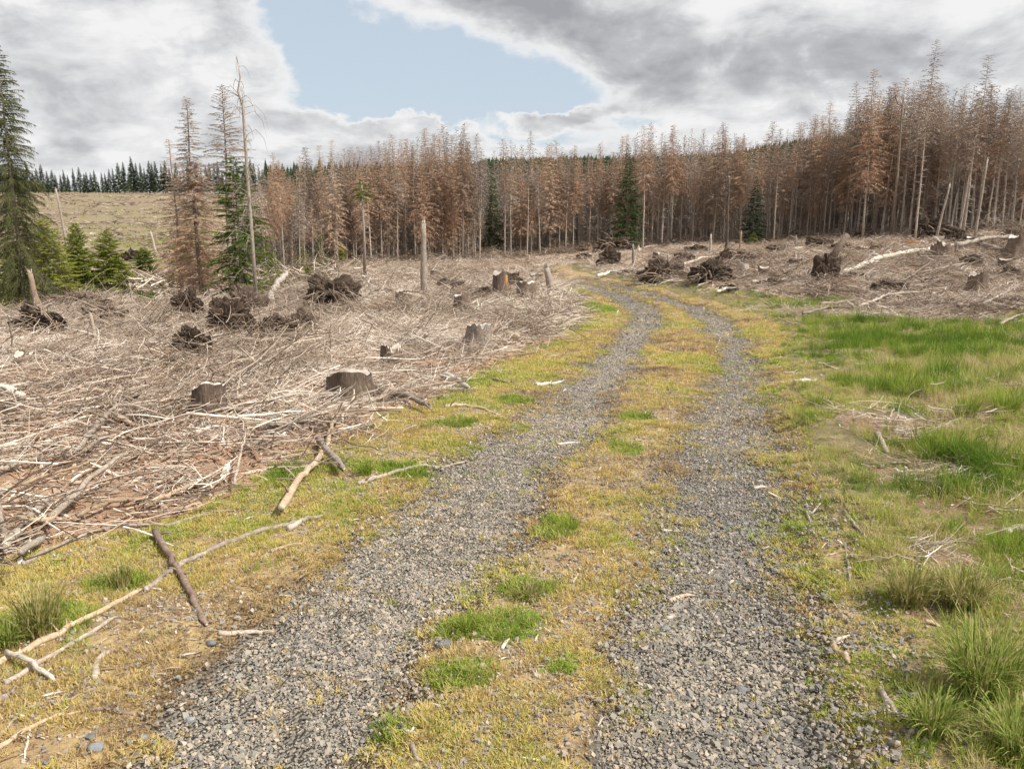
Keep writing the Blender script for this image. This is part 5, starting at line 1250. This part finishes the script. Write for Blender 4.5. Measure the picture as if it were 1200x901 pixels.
M['tus_green'] = const_grass('tussock_green', [(.3, (.13, .19, .035)), (.48, (.25, .31, .06)), (.60, (.42, .40, .14)), (.72, (.55, .46, .26))])
M['tus_olive'] = const_grass('tussock_olive', [(.3, (.13, .15, .04)), (.46, (.27, .27, .07)), (.58, (.46, .39, .18)), (.70, (.60, .50, .31)), (.8, (.34, .19, .09))])
M['tus_bright'] = const_grass('tussock_bright', [(.3, (.16, .24, .03)), (.7, (.30, .36, .05))])
tussock(48, 752, 74, 62, 'tall olive rush tussock at the lower left, beside the pair of branches', 'tus_olive', 260, .5)
tussock(8, 768, 50, 46, 'green tussock at the left edge beneath the olive one', 'tus_green', 200, .7)
tussock(142, 694, 44, 32, 'small pointed rush tussock left of the crooked brown branch', 'tus_olive', 130, .5)
tussock(532, 503, 30, 12, 'bright green tuft at the debris edge, right of the thick dark branch', 'tus_green', 110, .8)
tussock(500, 505, 26, 10, 'flatter green tuft left of the bright green one', 'tus_green', 90, .9)
tussock(622, 472, 16, 11, 'small dark green plant on the moss beside the left track', 'tus_green', 70, .8)
tussock(600, 478, 22, 8, 'low green tuft left of the small dark plant', 'tus_green', 80, .9)
tussock(428, 562, 26, 20, 'green grass clump right of the two-tone limb', 'tus_bright', 100, .6)
tussock(1062, 722, 76, 48, 'dark hollow sided tussock where the bank meets the moss', 'tus_olive', 300, .8)
tussock(1125, 728, 90, 52, 'long bladed green tussock right of the hollow sided one', 'tus_olive', 320, .8)
tussock(1150, 830, 130, 90, 'largest lush green tussock in the lower right corner', 'tus_green', 420, .8)
tussock(1090, 872, 80, 50, 'dark green tussock left of the largest one, at the lower edge', 'tus_green', 260, .9)
tussock(1190, 900, 90, 70, 'green tussock in the very corner, lower right', 'tus_green', 260, .8)
tussock(1010, 574, 60, 18, 'low green fan of grass on the left side of the bank', 'tus_green', 200, .9)
tussock(1074, 588, 36, 16, 'small green and brown tuft right of the low green fan', 'tus_olive', 120, .8)
tussock(958, 485, 50, 20, 'dark green tuft at the road edge in front of the straw grass', 'tus_green', 170, .8)
tussock(1015, 446, 50, 20, 'light straw green tuft at the first bend of the bank', 'tus_bright', 150, .8)
tussock(1130, 505, 46, 34, 'upright bright green tussock in the middle of the bank', 'tus_bright', 170, .5)
tussock(1175, 500, 46, 30, 'upright bright green tussock near the right edge of the bank', 'tus_bright', 170, .5)
tussock(1165, 460, 60, 22, 'deep green tussock behind the upright ones', 'tus_green', 170, .6)
tussock(548, 742, 50, 20, 'spreading green grass clump on the middle strip between the tracks', 'tus_bright', 170, 1.0)
tussock(548, 802, 44, 18, 'lower green grass clump on the middle strip', 'tus_green', 140, 1.0)
tussock(618, 706, 60, 22, 'straw green grass clump, uppermost on the near middle strip', 'tus_olive', 190, 1.0)
tussock(690, 362, 14, 7, 'green plant patch left of the far left track', 'tus_green', 60, .9)
tussock(705, 368, 14, 6, 'second green plant patch left of the far left track', 'tus_green', 60, .9)
import bmesh
def stone(u, v, w, label, mat='stone'):
    p = P(u, v); r = px(p, w) / 2; bm = bmesh.new(); bmesh.ops.create_icosphere(bm, subdivisions=2, radius=1); sd_ = random.randrange(9999)
    ax = [Vector((random.gauss(0, 1), random.gauss(0, 1), random.gauss(0, 1))).normalized() for _ in range(9)]; cut = [random.uniform(.55, .9) for _ in ax]
    for q in bm.verts:
        for a, c in zip(ax, cut):
            d = q.co.dot(a)
            if d > c: q.co -= a * (d - c)
        q.co = Vector((q.co.x * r * 1.1, q.co.y * r * .9, q.co.z * r * .65)) * (1 + .08 * (vnoise(q.co.x * 5, q.co.y * 5 + q.co.z * 3, sd_) - .5))
    me = bpy.data.meshes.new('loose_stone'); bm.to_mesh(me); bm.free(); me.materials.append(M[mat])
    o = bpy.data.objects.new('loose_stone', me); o.location = p + Vector((0, 0, r * .3)); link(o); setp(o, label, 'stone', 'larger loose stones on the road')
stone(520, 760, 20, 'dark grey stone at the left side of the middle grass clumps')
stone(114, 886, 18, 'blue grey stone in the moss near the lower left corner')
stone(107, 873, 13, 'angular dark stone just above the blue grey one')
stone(167, 866, 12, 'slate blue stone at the edge of the left gravel, lower left')
stone(247, 758, 13, 'blue grey stone near the end of the crooked brown branch')
stone(222, 834, 13, 'flat greenish grey stone among the gravel below the grey stick')
stone(855, 607, 8, 'dark stone in the right track level with the bright moss')
stone(873, 607, 6, 'smaller dark stone next to the one in the right track')
stone(935, 562, 8, 'dark stone on the right verge of the road')
stone(1135, 905 - 10, 8, 'grey stone under the corner tussocks')
stone(780, 718 + 10, 12, 'pointed grey stone in the right track near the tan curved stick')
stone(868, 798, 14, 'flat grey stone in the lower part of the right track')
stone(1000, 748 + 20, 9, 'light stone right of the bleached bent stick')
stone(940, 845, 12, 'grey stone on the right edge of the lower right track')
stone(785, 668 + 46, 9, 'pale stone in the right track left of the pointed one', 'white_wood')
